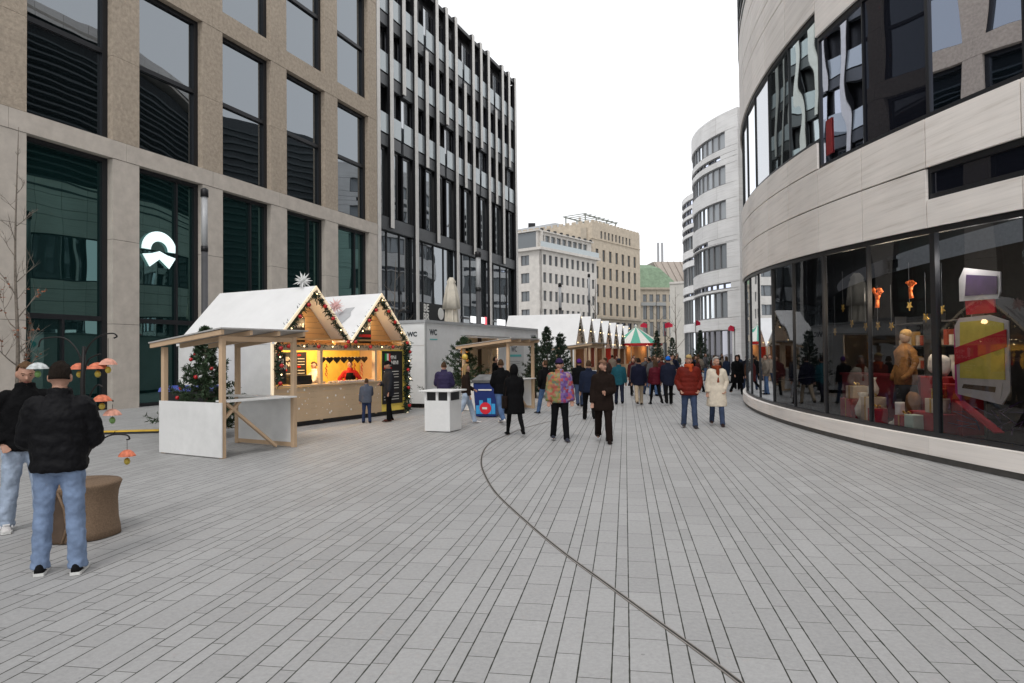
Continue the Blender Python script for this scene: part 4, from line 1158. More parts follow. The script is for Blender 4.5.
parasol('grey white paper parasol with green bead between the two men', (-4.86, 7.0, 1.72), WH, GE, .22, .095)
parasol('orange paper parasol half hidden behind the dark haired head', (-4.51, 7.12, 1.71), OR, YE, .12, .09)
parasol('salmon paper parasol, uppermost right of the iron stem', (-4.14, 7.0, 1.755), PK, YE, .26, .085)
parasol('orange paper parasol with yellow beads just below the uppermost one', (-4.24, 6.99, 1.715), OR, YE, .12, .095)
parasol('bright orange paper parasol halfway down on the right', (-4.19, 6.98, 1.385), OR, YE, .1, .09)
parasol('pale salmon paper parasol with green bead, under the bright orange one', (-4.125, 7.05, 1.235), PK, GE, .1, .085)
parasol('lowest orange paper parasol hanging alone on the long low arm', (-3.945, 7.0, .82), OR, YE, .15, .08)

# ------------------------------------------------------------------ lamp columns
def column(label, loc, h, r, parts=True):
    t = thing('street_lamp', label, 'street lamp', loc, 0, 'slim lamp columns')
    MB().lathe([(r*1.3, 0), (r*1.3, .5), (r, .52), (r*.95, h*.72)], n=14).build('pole', mat('lamp_grey', (.07, .07, .075), .5, .1), t, True)
    MB().lathe([(r*.9, h*.72 + .003), (r*.9, h - .25)], n=14).build('lamp_tube', mat('lamp_frost', (.42, .43, .44), .3, .05), t, True)
    MB().lathe([(r*1.05, h*.72), (r*1.05, h*.72 + .18)], n=14).build('collar', BLACK, t, True)
    MB().lathe([(r*1.15, h - .25), (r*1.15, h), (r*.4, h + .06)], n=14).build('cap', BLACK, t, True)
    return t
column('slim lamp column before the stone grid facade behind the gabled hut', (-10.35, 23, 0), 7.5, .11)
column('dark lamp column before the black building above the toilet container', (-1.6, 33, 0), 6.8, .13)
column('tall dark lamp column in front of the pale limestone block', (3.7, 52, 0), 7.2, .12)
column('dark lamp column at the beige block near the stalls', (6.6, 58, 0), 8.6, .1)
# big closed terrace parasol behind the container
cp_ = thing('closed_parasol', 'large closed cream parasol rising behind the toilet container', 'parasol', (-2.85, 32.3, 0), 15)
MB().tube([(0, 0, 0), (0, 0, 5.5)], .05, 8).build('pole', STEEL, cp_)
rings = []
for r_, z in ((.34, 1.5), (.36, 2.4), (.31, 3.2), (.27, 3.8), (.24, 4.3)):
    rings.append([V((r_*(1 + .16*math.cos(8*b))*math.cos(b), r_*(1 + .16*math.cos(8*b))*math.sin(b), z)) for b in [2*math.pi*k/48 for k in range(48)]])
CRM = mat('cream_canvas', (.62, .57, .48), .9, .14, 3., bump=.3, bscale=8)
MB().loft(rings).build('folded_canopy', CRM, cp_, True)
rings = []
for r_, z in ((.4, 4.0), (.34, 4.5), (.24, 5.05), (.17, 5.2), (.2, 5.3), (.08, 5.5)):
    rings.append([V((r_*(1 + .1*math.cos(6*b + 1))*math.cos(b), r_*(1 + .1*math.cos(6*b + 1))*math.sin(b), z + .12*math.cos(6*b + 1)*(z < 4))) for b in [2*math.pi*k/48 for k in range(48)]])
MB().loft(rings).build('cover_cape', CRM, cp_, True)

# ------------------------------------------------------------------ trees
fir('fir_tree', 'fir tree with red baubles between the nearest shelter and the hut', (-7.0, 15.6, 0), 2.5, .95, 5, 'cut fir trees', 1.1)
add_balls(col.objects['fir_tree'], 2.5, .85, 12, REDM, 3)
f2 = fir('fir_tree', 'bushy fir tree leaning against the toilet container wall', (-1.62, 22.75, 0), 2.4, 1.15, 8, 'cut fir trees', .8)
MB().ball((.1, -.75, 1.75), .1, 10, 7).build('bauble', mat('gold_bauble', (.6, .42, .08), .25, .1), f2, True)
fir('fir_tree', 'dark fir tree at the far corner of the toilet container', (1.5, 29.5, 0), 3.0, .95, 12, 'cut fir trees', .6, GREEND)
fir('fir_tree', 'slim fir tree right behind the walking men at the stall row', (2.15, 30.5, 0), 2.8, .8, 15, 'cut fir trees', .6, GREEND)
fir('fir_tree', 'dark fir tree left of the first stall behind the shelter', (.95, 28.5, 0), 2.5, .7, 18, 'cut fir trees', .6, GREEND)
for k, (x, y, h) in enumerate(((10.6, 50, 3.5), (12.2, 52, 3.0), (13.8, 50, 3.5), (15.2, 55, 3.1))):
    fir('fir_tree', ['far fir tree just right of the striped kiosk', 'far fir tree, second to the right of the striped kiosk', 'far fir tree, third to the right of the striped kiosk', 'far fir tree nearest the rounded white building'][k], (x, y, 0), h, .95, 30 + k, 'fir trees at the end of the stalls', .3, GREEND, nobr=True)
def bare_tree(name, label, loc, h, seed, r0=.06, leaf=False, m=BARKL, levels=4, nbr=9, blen=.3):
    rnd = random.Random(seed); root = thing(name, label, 'tree', loc)
    tr, tw, lf = MB(), MB(), MB()
    trunk = curve_pts([(0, 0, 0), (.04, .02, h*.3), (-.03, .03, h*.6), (.05, 0, h)], 8)
    tr.tube(trunk, [r0*(1 - .88*i/(len(trunk)-1)) for i in range(len(trunk))], 8)
    def grow(p, d, L_, r, lev):
        pts = [p]; q = p.copy(); dd = d.copy()
        for i in range(4):
            dd = (dd + V((rnd.uniform(-.2, .2), rnd.uniform(-.2, .2), rnd.uniform(-.02, .22)))).normalized(); q = q + dd*L_/4; pts.append(q)
        tw.tube(pts, [r*(1 - .2*i) for i in range(5)], 5 if lev > 1 else 4)
        if leaf and lev <= 2 and p.z < h*.5 and rnd.random() < .35:
            for _ in range(3):
                c = rnd.choice(pts) ; a = V((rnd.uniform(-1, 1), rnd.uniform(-1, 1), rnd.uniform(-1, 0))).normalized()*.06; b = a.cross(V((0, 0, 1)))*.6
                lf.add([c, c + a*.5 + b, c + a, c + a*.5 - b], [(0, 1, 2, 3)])
        if lev > 1:
            for _ in range(rnd.randint(3, 5)):
                t = rnd.uniform(.25, 1.); i = min(3, int(t*4)); c = pts[i].lerp(pts[i+1], t*4 - i if t < 1 else 1)
                e = (dd + V((rnd.uniform(-1, 1), rnd.uniform(-1, 1), rnd.uniform(-.3, .6)))).normalized()
                grow(c, e, L_*rnd.uniform(.45, .7), r*.5, lev - 1)
    for i in range(nbr):
        t = .22 + .75*i/nbr; p = trunk[int(t*(len(trunk)-1))]; a = i*2.4 + rnd.uniform(-.4, .4)
        grow(p, V((math.cos(a), math.sin(a), rnd.uniform(.7, 1.3))).normalized(), h*blen*(1.15 - t), r0*.38*(1 - t*.6), levels - 1)
    tr.build('trunk', m, root, True); tw.build('branches', m, root)
    if leaf and lf.v: lf.build('dry_leaves', LEAFB, root)
    return root
bare_tree('bare_tree', 'thin bare young tree with a few brown leaves at the left edge', (-9.75, 13.4, 0), 6.4, 3, .05, True, nbr=15, blen=.15)
bare_tree('bare_tree', 'thin bare tree in front of the black building left of the container', (-5.3, 31.0, 0), 6.2, 6, .06, levels=3)
bare_tree('bare_tree', 'bare street tree in front of the pale limestone block', (8.6, 70, 0), 9.5, 9, .12, m=BARK, levels=3)
bare_tree('bare_tree', 'bare street tree in front of the far end of the beige block', (25.5, 120, 0), 13, 10, .16, m=BARK, levels=3)
bare_tree('bare_tree', 'bare street tree before the metal roofed building', (30.0, 125, 0), 14, 13, .16, m=BARK, levels=3)
# red fabric flowers on stalks over the far crowd
for k, (x, y, z) in enumerate(((11.3, 50.5, 4.0), (14.0, 52, 4.2), (12.6, 56, 3.6), (16.3, 50, 3.7), (11.9, 60, 4.4), (18.6, 50.5, 2.9))):
    t = thing('red_flag', ['red pennant on a mast left among the far firs', 'large red pennant on a mast over the far crowd', 'small red pennant on a mast behind the far firs', 'red pennant on a mast before the rounded glass building', 'red pennant on a mast far back behind the striped kiosk', 'pink red pennant on a mast at the corner of the white building'][k], 'flag', (x, y, 0), k*40, 'red pennants over the market'); t.scale = (.75, .75, 1)
    MB().tube([(0, 0, 0), (0, 0, z)], .035, 6).build('mast', BLACK, t)
    MB().loft([[(0, 0, z - .35), (0, .02, z - .35), (0, .02, z), (0, 0, z)], [(.4, .1, z - .3), (.4, .12, z - .3), (.4, .12, z + .12), (.4, .1, z + .12)], [(.8, -.02, z - .25), (.8, 0, z - .25), (.8, 0, z - .05), (.8, -.02, z - .05)]]).build('flag_cloth', mat('flag_red', (.6, .02, .06), .7, .2), t)

# ------------------------------------------------------------------ goods behind the display glass
def at_store(o, s_, dep, z=0):
    p = cp(s_, z, dep); o.location = p; o.rotation_euler = (0, 0, RAD(-90) + s_ / RR); return o   # local -Y looks out of the window
ART = thing('bottle_cutout', 'large painted perfume bottle cutout, yellow with a red slanting band', 'window display'); at_store(ART, 3.5, .35, .52); ART.scale = (.93, 1, .93)
def card(name, pts, y, m, th=.02):
    return MB().prism([(p[0], y, p[1]) for p in pts], (0, th, 0)).build(name, m, ART)
AW = mat('art_white', (.55, .53, .52), .6, .08); AYE = mat('art_yellow', (.62, .54, .10), .6, .12); AR = mat('art_red', (.5, .015, .03), .5, .15); APU = mat('art_purple', (.05, .022, .085), .5, .3, 4); ABR = mat('art_brown', (.08, .05, .03), .6, .3); APK = mat('art_magenta', (.5, .04, .25), .5, .2)
card('magenta_edge', [(-.62, .62), (-.5, .5), (-.5, 1.9), (-.62, 1.75)], .03, APK)
card('bottle_body', [(-.52, .62), (.42, .5), (.58, .72), (.58, 1.83), (.2, 1.95), (-.45, 1.93), (-.56, 1.8)], 0, AW)
card('bottle_front', [(-.45, .9), (.5, .9), (.5, 1.8), (.15, 1.87), (-.42, 1.86)], -.012, AYE, .009)
card('red_band', [(-.55, 1.12), (.56, 1.42), (.56, 1.7), (-.55, 1.42)], -.022, AR, .008)
card('label_patch', [(-.5, .67), (.4, .6), (.45, .84), (-.45, .86)], -.01, AW, .008); card('label_mark', [(-.4, .73), (.3, .69), (.32, .78), (-.36, .8)], -.02, ABR, .008)
card('bottle_neck', [(-.3, 1.98), (.32, 1.98), (.3, 2.22), (-.32, 2.22)], .01, AR)
card('bottle_cap', [(-.42, 2.22), (.4, 2.2), (.46, 2.3), (.46, 2.62), (-.3, 2.78), (-.42, 2.6)], -.01, AW); card('cap_side', [(-.28, 2.3), (.4, 2.27), (.4, 2.56), (-.24, 2.66)], -.022, APU, .01)
rnd = random.Random(3); mb = MB()
for k in range(26):
    x = rnd.uniform(-.8, .8); z = rnd.uniform(.0, .4); mb.bar((x, rnd.uniform(-.05, .25), z), (x + rnd.uniform(-.5, .5), rnd.uniform(-.05, .25), z + rnd.uniform(-.02, .2)), .02, .008)
mb.build('paper_shreds', APU, ART); mb = MB(); mb.bar((-.4, -.06, .5), (.45, -.08, .06), .16, .02); mb.build('red_ribbon', AR, ART)
# mannequin in a brown jacket
mn = thing('mannequin', 'mannequin in a brown jacket and dark skirt behind the display glass', 'mannequin'); at_store(mn, 1.05, .75, .385)
BRJ = mat('brown_jacket', (.28, .13, .035), .8, .35, 14)
MB().lathe([(.2, .78), (.2, 1.0), (.17, 1.2), (.2, 1.4), (.12, 1.5), (.06, 1.56)], n=18).build('jacket', BRJ, mn, True)
for s_ in (-1, 1):
    MB().tube(curve_pts([(.17*s_, 0, 1.43), (.26*s_, .02, 1.2), (.24*s_, -.08, .98), (.16*s_, -.16, .88)], 5), [.07]*6 + [.055]*10, 10).build('sleeve', BRJ, mn, True)
    MB().tube([(.08*s_, 0, .8), (.085*s_, 0, .4), (.08*s_, 0, .05)], [.09, .06, .04], 10).build('leg', BLACK, mn, True)
    MB().ball((.08*s_, -.06, .04), (.045, .12, .04), 8, 6).build('shoe', BLACK, mn, True)
MB().lathe([(.23, .42), (.2, .7), (.17, .86)], n=18).build('skirt', BLACK, mn, True)
MB().ball((0, 0, 1.68), (.085, .1, .125), 12, 9).build('head', mat('mannequin_skin', (.5, .36, .26), .4, .1), mn, True)
MB().ball((0, .02, 1.74), (.1, .11, .09), 12, 8).build('fur_hat', mat('tan_fur', (.45, .28, .1), .9, .4, 30), mn, True)
DRED = mat('deep_red_box', (.33, .012, .02), .4, .15)
for k, (s_, dp, w_, h, lb) in enumerate(((1.95, .9, .75, .95, 'tall red display cube left under the white cushion'), (2.5, .8, .5, .85, 'narrow red display cube beside the window frame'), (2.2, .55, .9, .35, 'low red display step in the shop window'))):
    at_store(tag(MB().box(-w_/2, w_/2, -.2, .2, 0, h).build('display_cube', DRED, None, bevel=.01), lb, 'display cube', 'red display cubes'), s_, dp, .385)
def cushion(label, s_, dp, z, w_, h, m, rz=0):
    mb = MB(); rings = []
    n = 20
    for y, f in ((-.09, .35), (-.06, .8), (0, 1.), (.06, .8), (.09, .35)):
        rings.append([V((w_/2*f*(abs(math.cos(b))**.45)*math.copysign(1, math.cos(b)), y, h/2*f*(abs(math.sin(b))**.45)*math.copysign(1, math.sin(b)))) for b in [2*math.pi*(k + .5)/n for k in range(n)]])
    o = mb.loft(rings).build('cushion', m, None, True); at_store(tag(o, label, 'cushion'), s_, dp, z); o.rotation_euler.rotate_axis('Y', RAD(rz))
cushion('white cushion on the tall red cube in the shop window', 1.95, .8, 1.55, .55, .36, mat('cream_cloth', (.7, .66, .6), .9, .1), 6)
cushion('pale cushion on the narrow red cube by the frame', 2.5, .8, 1.45, .34, .36, mat('cream_cloth', (.7, .66, .6), .9, .1), -8)
cushion('brown plush bag leaning against the red cubes', 1.5, .6, .8, .34, .5, mat('brown_plush', (.2, .1, .045), .95, .3), 4)
sock = MB().tube(curve_pts([(0, 0, .48), (0, 0, .25), (-.04, -.02, .1), (-.2, -.04, .04)], 5), [.08]*8 + [.09]*4 + [.07]*4, 12).build('white_boot', WHITE, None, True)
at_store(tag(sock, 'white boot standing on the shop window floor', 'boot'), 1.5, .35, .385)
at_store(tag(MB().box(-.12, .12, -.1, .1, 0, .3).build('gift_box', mat('pale_green_box', (.5, .62, .55), .5, .1), None, bevel=.01), 'small pale green gift box on the shop window floor', 'box'), 2.05, .25, .386)
# hanging coral and shell ornaments
rnd = random.Random(8); mb = MB()
def coral(p, d, L_, r, lev):
    q = p + d*L_; mb.tube([p, q], [r, r*.75], 6)
    if lev:
        for _ in range(3): coral(q, (d + V((rnd.uniform(-.9, .9), rnd.uniform(-.3, .3), rnd.uniform(-.5, .5)))).normalized(), L_*.7, r*.75, lev - 1)
coral(V((0, 0, 0)), V((.1, 0, 1)), .16, .045, 3)
at_store(tag(mb.build('coral_ornament', mat('coral_orange', (.75, .16, .03), .6, .3), None, True), 'orange coral shaped ornament hanging high in the shop window', 'hanging ornament'), .65, .45, 2.65)
rnd = random.Random(15); mb = MB(); coral(V((0, 0, 0)), V((-.2, 0, 1)), .13, .04, 3)
at_store(tag(mb.build('coral_ornament', mat('coral_orange', (.75, .16, .03)), None, True), 'smaller orange coral ornament hanging above the red cubes in the shop window', 'hanging ornament'), 1.75, .45, 2.75)
GOLD = mat('gold_ribbon', (.6, .4, .1), .3, .1, metal=.6)
def gift(label, s_, dp, z, w_, h, m):
    t = thing('gift_parcel', label, 'parcel'); at_store(t, s_, dp, z)
    MB().box(-w_/2, w_/2, -w_/2, w_/2, 0, h).build('box', m, t, bevel=.008)
    MB().box(-.02, .02, -w_/2 - .006, w_/2 + .006, -.0, h + .006).build('ribbon', GOLD, t)
    mb = MB()
    for sx in (-1, 1): mb.tube(curve_pts([(0, 0, h + .01), (.06*sx, -.02, h + .07), (.11*sx, 0, h + .05), (.05*sx, .02, h + .015)], 4), .012, 5)
    mb.build('bow', GOLD, t)
CRMB = mat('cream_box', (.6, .5, .38), .5, .1)
gift('red parcel with gold bow in front of the tall red cube', 1.75, .32, .386, .3, .26, DRED)
gift('cream parcel with gold bow on the low red step', 2.35, .5, .74, .3, .24, CRMB)
gift('small red parcel with gold bow on top of the cream one', 2.33, .5, .985, .2, .16, DRED)
gift('tall cream parcel with gold bow left of the mannequin', .35, .5, .386, .34, .5, CRMB)
gift('red parcel with gold bow between the mannequin and the tall cream parcel', .68, .4, .386, .26, .3, DRED)
gift('large red parcel with gold bow in the middle display pane', -.5, .6, .386, .5, .42, DRED)
gift('cream parcel with gold bow stacked on the large red parcel', -.52, .6, .81, .32, .26, CRMB)
GLZ = mat('white_glaze', (.75, .72, .66), .2, .06, spec=.6)
for k, (s_, z, sc_, lb) in enumerate(((.52, .9, 1., 'white glazed vase standing on the tall cream parcel'), (-.05, .386, 1.5, 'tall white floor vase in the middle display pane'), (2.62, 1.35, .8, 'small white vase on the narrow red cube'))):
    o = MB().lathe([(.05, 0), (.1, .08), (.11, .16), (.06, .27), (.045, .32), (.07, .38)], n=16).build('vase', GLZ, None, True)
    at_store(tag(o, lb, 'vase'), (.35, -.05, 2.62)[k], (.5, .5, .75)[k], (.895, .386, 1.25)[k]); o.scale = (sc_,)*3
st2 = random.Random(6)
for k in range(9):
    s_ = -1.6 + .5*k
    t = thing('hanging_star', 'gold star hanging in the shop window, %s from the left' % ORD[k], 'star ornament', (0, 0, 0), 0, 'gold stars hanging in the shop window'); at_store(t, s_ + st2.uniform(-.1, .1), .6, 3.0 - st2.uniform(0, .9))
    MB().prism([((.09 if j % 2 else .04)*math.sin(j*math.pi/5), 0, (.09 if j % 2 else .04)*math.cos(j*math.pi/5)) for j in range(10)], (0, .012, 0)).build('star', GOLD, t)
    MB().tube([(0, .006, .05), (0, .006, .8)], .003, 4).build('thread', STEEL, t)
# counters, stock and added lights deeper inside the store
for k, (s_, lb) in enumerate(((-.3, 'red shop counter behind the middle display panes'), (-2.2, 'dark red shop counter behind the left display panes'))):
    at_store(tag(MB().box(-.7, .7, -.3, .3, 0, .85).box(-.74, .74, -.34, .34, .852, .9).build('shop_counter', mat('pink_red', (.16, .015, .025), .4, .15)), lb, 'counter'), s_, 1.6, .385)
rnd = random.Random(21)
for k, s_ in enumerate((-1.2, .4)):
    t = thing('goods_shelf', ['shelf of small boxes left of the mannequin', 'shelf of small goods right behind the mannequin'][k], 'shelf'); at_store(t, s_, 2.2, .385)
    for z in (.5, 1.0, 1.5, 2.0): MB().box(-.6, .6, -.15, .15, z, z + .03).build('board', STEEL, t)
    for x in (-.58, .56): MB().box(x, x + .03, -.12, .12, 0, 2.2).build('upright', STEEL, t)
    for z in (.53, 1.03, 1.53):
        for j in range(6):
            MB().box(-.5 + .17*j, -.5 + .17*j + rnd.uniform(.06, .13), -.08, .08, z + .001, z + rnd.uniform(.1, .32)).build('goods', mat('goods_%d' % (j % 4), [(.6, .5, .4), (.4, .08, .05), (.7, .68, .6), (.5, .3, .1)][j % 4], .5, .2), t)
for s_, dp, z, e in ((1.1, .7, 3.0, 6), (2.0, .8, 2.9, 6), (-.5, 1.3, 3.0, 3), (-2.4, 1.3, 3.0, 2.5), (3.6, 1.0, 3.2, 2), (3.4, .25, 3.3, 3.5)):  # unseen lights without fittings, added for the glow of the display
    point(cp(s_, z, dp), e * 6., (1, .82, .6) if s_ < 3 else (1, .95, .9), .1)
red = MB().box(-.14, .14, -.006, .006, 0, .75).build('red_banner', mat('banner_red', (.22, .01, .012), .6, .25)); at_store(tag(red, 'small red banner behind the upper store glass', 'banner'), -.45, .094, 6.0)
# ------------------------------------------------------------------ people
WR = bpy.data.textures.new('cloth_folds', 'CLOUDS'); WR.noise_scale = .11; WR.noise_depth = 2
WR2 = bpy.data.textures.new('near_folds', 'CLOUDS'); WR2.noise_scale = .075; WR2.noise_depth = 3
def fuse(mb, voxel, name, smooth=4, folds=0.):
    """one continuous skin out of the lofted volumes"""
    bm = bmesh.new(); me0 = mb.mesh(name + '_v'); bm.from_mesh(me0)
    bmesh.ops.recalc_face_normals(bm, faces=bm.faces); bm.to_mesh(me0); bm.free()
    o = bpy.data.objects.new(name, me0); col.objects.link(o)
    r = o.modifiers.new('r', 'REMESH'); r.mode = 'VOXEL'; r.voxel_size = voxel; r.use_smooth_shade = True
    if smooth:
        s_ = o.modifiers.new('s', 'SMOOTH'); s_.iterations = smooth; s_.factor = .5
    if folds:
        d = o.modifiers.new('d', 'DISPLACE'); d.texture = WR if voxel > .0125 else WR2; d.strength = folds; d.mid_level = .5
    dg = bpy.context.evaluated_depsgraph_get(); dg.update()
    me = bpy.data.meshes.new_from_object(o.evaluated_get(dg)); me.name = name
    bpy.data.objects.remove(o); bpy.data.meshes.remove(me0)
    return me
def ell(c, rx, ry, n=20, yaw=0., sq=1.):
    c = V(c); out = []
    for k in range(n):
        b = 2*math.pi*k/n; cb_, sb_ = math.cos(b), math.sin(b)
        x = rx*math.copysign(abs(cb_)**sq, cb_); y = ry*math.copysign(abs(sb_)**sq, sb_)
        out.append(c + V((x*math.cos(yaw) - y*math.sin(yaw), x*math.sin(yaw) + y*math.cos(yaw), 0)))
    return out
def adir(fwd, out, sx):
    return V((math.sin(RAD(out))*sx, -math.sin(RAD(fwd))*math.cos(RAD(out)), -math.cos(RAD(fwd))*math.cos(RAD(out))))
CM = {}
def cloth(c, rough=.85, kind='cloth'):
    if kind in ('cloth', 'puffer') and max(c) < .35: c = tuple(q*.62 for q in c)
    key = (tuple(c), kind)
    if key not in CM:
        nm = '%s_%d' % (kind, len(CM))
        if kind == 'jeans': CM[key] = mat(nm, c, .85, .35, 5., bump=.25, bscale=140., dirt=.25)
        elif kind == 'puffer': CM[key] = mat(nm, c, .65, .2, 9., bump=.4, bscale=26., spec=.14)
        elif kind == 'hair': CM[key] = mat(nm, c, .8, .4, 30., stretch=(3, 3, .6), bump=.8, bscale=70., spec=.12)
        else: CM[key] = mat(nm, c, rough, .12, 12., bump=.3, bscale=45., spec=.12)
    return CM[key]
def multi_mat():
    m, nt, b = nodes_of('patchwork_jacket'); L = nt.links.new
    tc = N(nt, 'ShaderNodeTexCoord'); vo = N(nt, 'ShaderNodeTexVoronoi'); inp(vo, Scale=17.)
    L(tc.outputs['Object'], vo.inputs['Vector'])
    s_ = N(nt, 'ShaderNodeSeparateColor'); L(vo.outputs['Color'], s_.inputs[0])
    def ramp(cs):
        r = N(nt, 'ShaderNodeValToRGB'); r.color_ramp.interpolation = 'CONSTANT'
        for i, c in enumerate(cs):
            if i == 0: e = r.color_ramp.elements[0]; r.color_ramp.elements.remove(r.color_ramp.elements[1]); e.position = 0
            else: e = r.color_ramp.elements.new(i/len(cs))
            e.color = (*c, 1)
        L(s_.outputs[0], r.inputs[0]); return r.outputs[0]
    a = ramp([(.30, .15, .035), (.17, .16, .045), (.32, .075, .05), (.22, .2, .09), (.3, .11, .06), (.12, .15, .1)])
    c = ramp([(.14, .07, .25), (.28, .035, .11), (.2, .16, .32), (.3, .05, .05), (.11, .05, .2), (.3, .18, .2)])
    sp = N(nt, 'ShaderNodeSeparateXYZ'); L(tc.outputs['Object'], sp.inputs[0])
    g_ = N(nt, 'ShaderNodeMath', operation='GREATER_THAN'); L(sp.outputs['X'], g_.inputs[0]); g_.inputs[1].default_value = .0
    mx = N(nt, 'ShaderNodeMix', data_type='RGBA'); L(g_.outputs[0], mx.inputs['Factor']); L(a, mx.inputs['A']); L(c, mx.inputs['B'])
    L(mx.outputs['Result'], b.inputs['Base Color']); b.inputs['Roughness'].default_value = .6
    return m
HAIRC = {'dark': (.016, .011, .008), 'brown': (.07, .04, .022), 'blond': (.33, .22, .1), 'grey': (.42, .4, .37), 'ginger': (.13, .075, .04)}
ARM = {  # upper fwd, upper out, fore fwd, fore out
    'hang': ((4, 9), (14, 5)), 'back': ((-22, 8), (-6, 4)), 'fwd': ((20, 8), (38, 2)), 'pocket': ((-14, 16), (34, -14)), 'hold': ((6, 10), (82, -38)), 'reach': ((38, 8), (72, 4)), 'front': ((10, 12), (60, -34)), 'hip': ((-12, 34), (30, -50))}
def person(label, loc, rz, h=1.72, legs=((14, 4), (-16, 22)), arms=('hang', 'hang'), coat='jacket', coatm=None, trm=None, shm=None, hem=.82, bulk=1., hair='short', hairc='dark', hat=None, scarf=None, fem=False, fine=.02, yaw=0., nod=0., group=None, bag=None, collar=True, skin=None, leg_w=1., skirt=0., spread=.015):
    root = thing('person', label, 'person', loc, rz, group)
    sc_ = h / 1.75; root.scale = (sc_,) * 3
    near = fine <= .013
    # --- joints
    J_ = []
    for (th, kb), sx in zip(legs, (1, -1)):
        hp = V((.088*sx, 0, .92)); a = RAD(th); so = spread*sx; b = RAD(th - kb)
        kn = hp + V((.012*sx + so*.5, -math.sin(a)*.43, -math.cos(a)*.43)); an = kn + V((.006*sx + so*.5, -math.sin(b)*.41, -math.cos(b)*.41))
        J_.append([hp, kn, an])
    lowest = min(j[2].z for j in J_); dz = .075 - lowest
    A_ = []
    sw = .158 if fem else .175
    for nm, sx in zip(arms, (1, -1)):
        (uf, uo), (ff, fo) = ARM[nm]
        sh = V((sw*sx, .01, 1.405)); el = sh + adir(uf, uo, sx)*.285; wr = el + adir(ff, fo, sx)*.25
        A_.append([sh, el, wr, adir(ff, fo, sx)])
    up = V((0, 0, dz))
    # --- body: head, neck, trunk, limbs and hands in one skin
    b = MB()
    Ry = Matrix.Rotation(RAD(yaw), 3, 'Z') @ Matrix.Rotation(RAD(nod), 3, 'X')
    hc = V((0, -.015, 1.635))
    def hd(p): return hc + Ry @ V(p)
    rings = []
    for j in range(13):
        t = -math.pi/2 + math.pi*j/12; z = .118*math.sin(t); q = max(.05, math.cos(t))
        jaw = 1. if z > -.02 else 1 - .34*((-z - .02)/.1)
        ring = []
        for k in range(20):
            a = 2*math.pi*k/20; x = .074*q*math.cos(a)*jaw; y = .094*q*math.sin(a)
            if z < -.02 and y > 0: y *= .7
            if z < -.05 and y < 0: y *= 1.0
            ring.append(hd((x, y, z)))
        rings.append(ring)
    b.loft(rings)
    b.tube([hd((0, -.085, .015)), hd((0, -.108, -.022)), hd((0, -.092, -.034))], [.008, .015, .009], 8)
    b.ball(hd((0, -.075, -.095)), (.026, .022, .02), 8, 6); b.tube([hd((-.04, -.078, .03)), hd((0, -.088, .03)), hd((.04, -.078, .03))], .011, 6)
    for s_ in (-1, 1): b.ball(hd((.077*s_, .012, -.005)), (.016, .024, .036), 8, 6)
    b.tube([V((0, .012, 1.42)), hd((0, .012, -.07))], [.062, .055], 12)
    b.loft([ell((0, .0, z), rx, ry, 16) for z, rx, ry in ((.88, .13, .09), (1.0, .12, .085), (1.15, .115, .085), (1.3, .14, .09), (1.4, .13, .075), (1.45, .06, .06))])
    for sh, el, wr, fd in A_:
        b.tube([V((sh.x*.6, sh.y, sh.z - .02)), sh, el, wr], [.05, .05, .038, .027], 10)
        side = fd.cross(V((0, 1, 0)) if abs(fd.y) < .8 else V((1, 0, 0))).normalized(); nrm = fd.cross(side)
        pal = [wr - fd*.01 , wr + fd*.04, wr + fd*.09]
        b.loft([[c + side*(wx*math.cos(a)) + nrm*(.015*math.sin(a)) for a in [2*math.pi*k/10 for k in range(10)]] for c, wx in zip(pal, (.026, .04, .042))])
        cur = nrm if nrm.y < 0 or nrm.z < 0 else -nrm
        if near or fine <= .016:
            for i, (o_, L_) in enumerate(((-.032, .062), (-.011, .074), (.011, .07), (.031, .054))):
                q0 = wr + fd*.082 + side*o_; q1 = q0 + (fd*.9 + cur*.3).normalized()*L_*.5; q2 = q1 + (fd*.6 + cur*.75).normalized()*L_*.5
                b.tube([q0, q1, q2], [.0105, .01, .0085], 6)
            q0 = wr + fd*.03 + side*.034; b.tube([q0, q0 + side*.028 + fd*.03 + cur*.012, q0 + side*.03 + fd*.06 + cur*.025], [.013, .011, .009], 6)
        else:
            b.ball(wr + fd*.11, (.034, .034, .04), 8, 6)
    for hp, kn, an in J_:
        b.tube([V((hp.x, hp.y, .96)), hp, kn, an, an + V((0, 0, -.03))], [.075, .075, .045, .03, .03], 10)
        b.tube([an + V((0, .02, -.035)), an + V((0, -.12, -.05))], [.03, .022], 8)
    b.v = [tuple(V(p) + up) for p in b.v]
    link('body', fuse(b, min(fine*.62, .0095) if fine <= .016 else fine*.8, 'body', 2), skin or SKIN, root)
    # --- trousers
    t = MB(); bw = (1.0 if fem else 1.02) * leg_w
    rise = 1.02
    t.loft([ell((0, .005, z), rx, ry, 20) for z, rx, ry in ((.83, .12, .10), (.88, .158*bw, .118), (.95, .162*bw, .118), (rise, .15*bw, .105))])
    for (hp, kn, an) in J_:
        L1, L2 = kn - hp, an - kn
        pts = [V((hp.x*.95, hp.y + .005, .93)), hp + L1*.2, hp + L1*.55, kn, kn + L2*.35, kn + L2*.75, an + V((0, .005, .0)), an + V((0, .0, -.03))]
        rad = [.085*bw, .096*bw, .082*bw, .068*bw, .069*bw, .064*bw, .066*bw, .068*bw]
        if near:
            pts = pts[:-2] + [an + V((.004, -.006, .06)), an + V((-.003, .006, .035)), an + V((.0, -.004, .012)), an + V((0, .0, -.03))]; rad = rad[:-2] + [.068*bw, .061*bw, .071*bw, .07*bw]
        if leg_w < .95: rad[4:] = [.06, .047, .042, .043]
        t.tube(pts, rad, 14)
    t.v = [tuple(V(p) + up) for p in t.v]
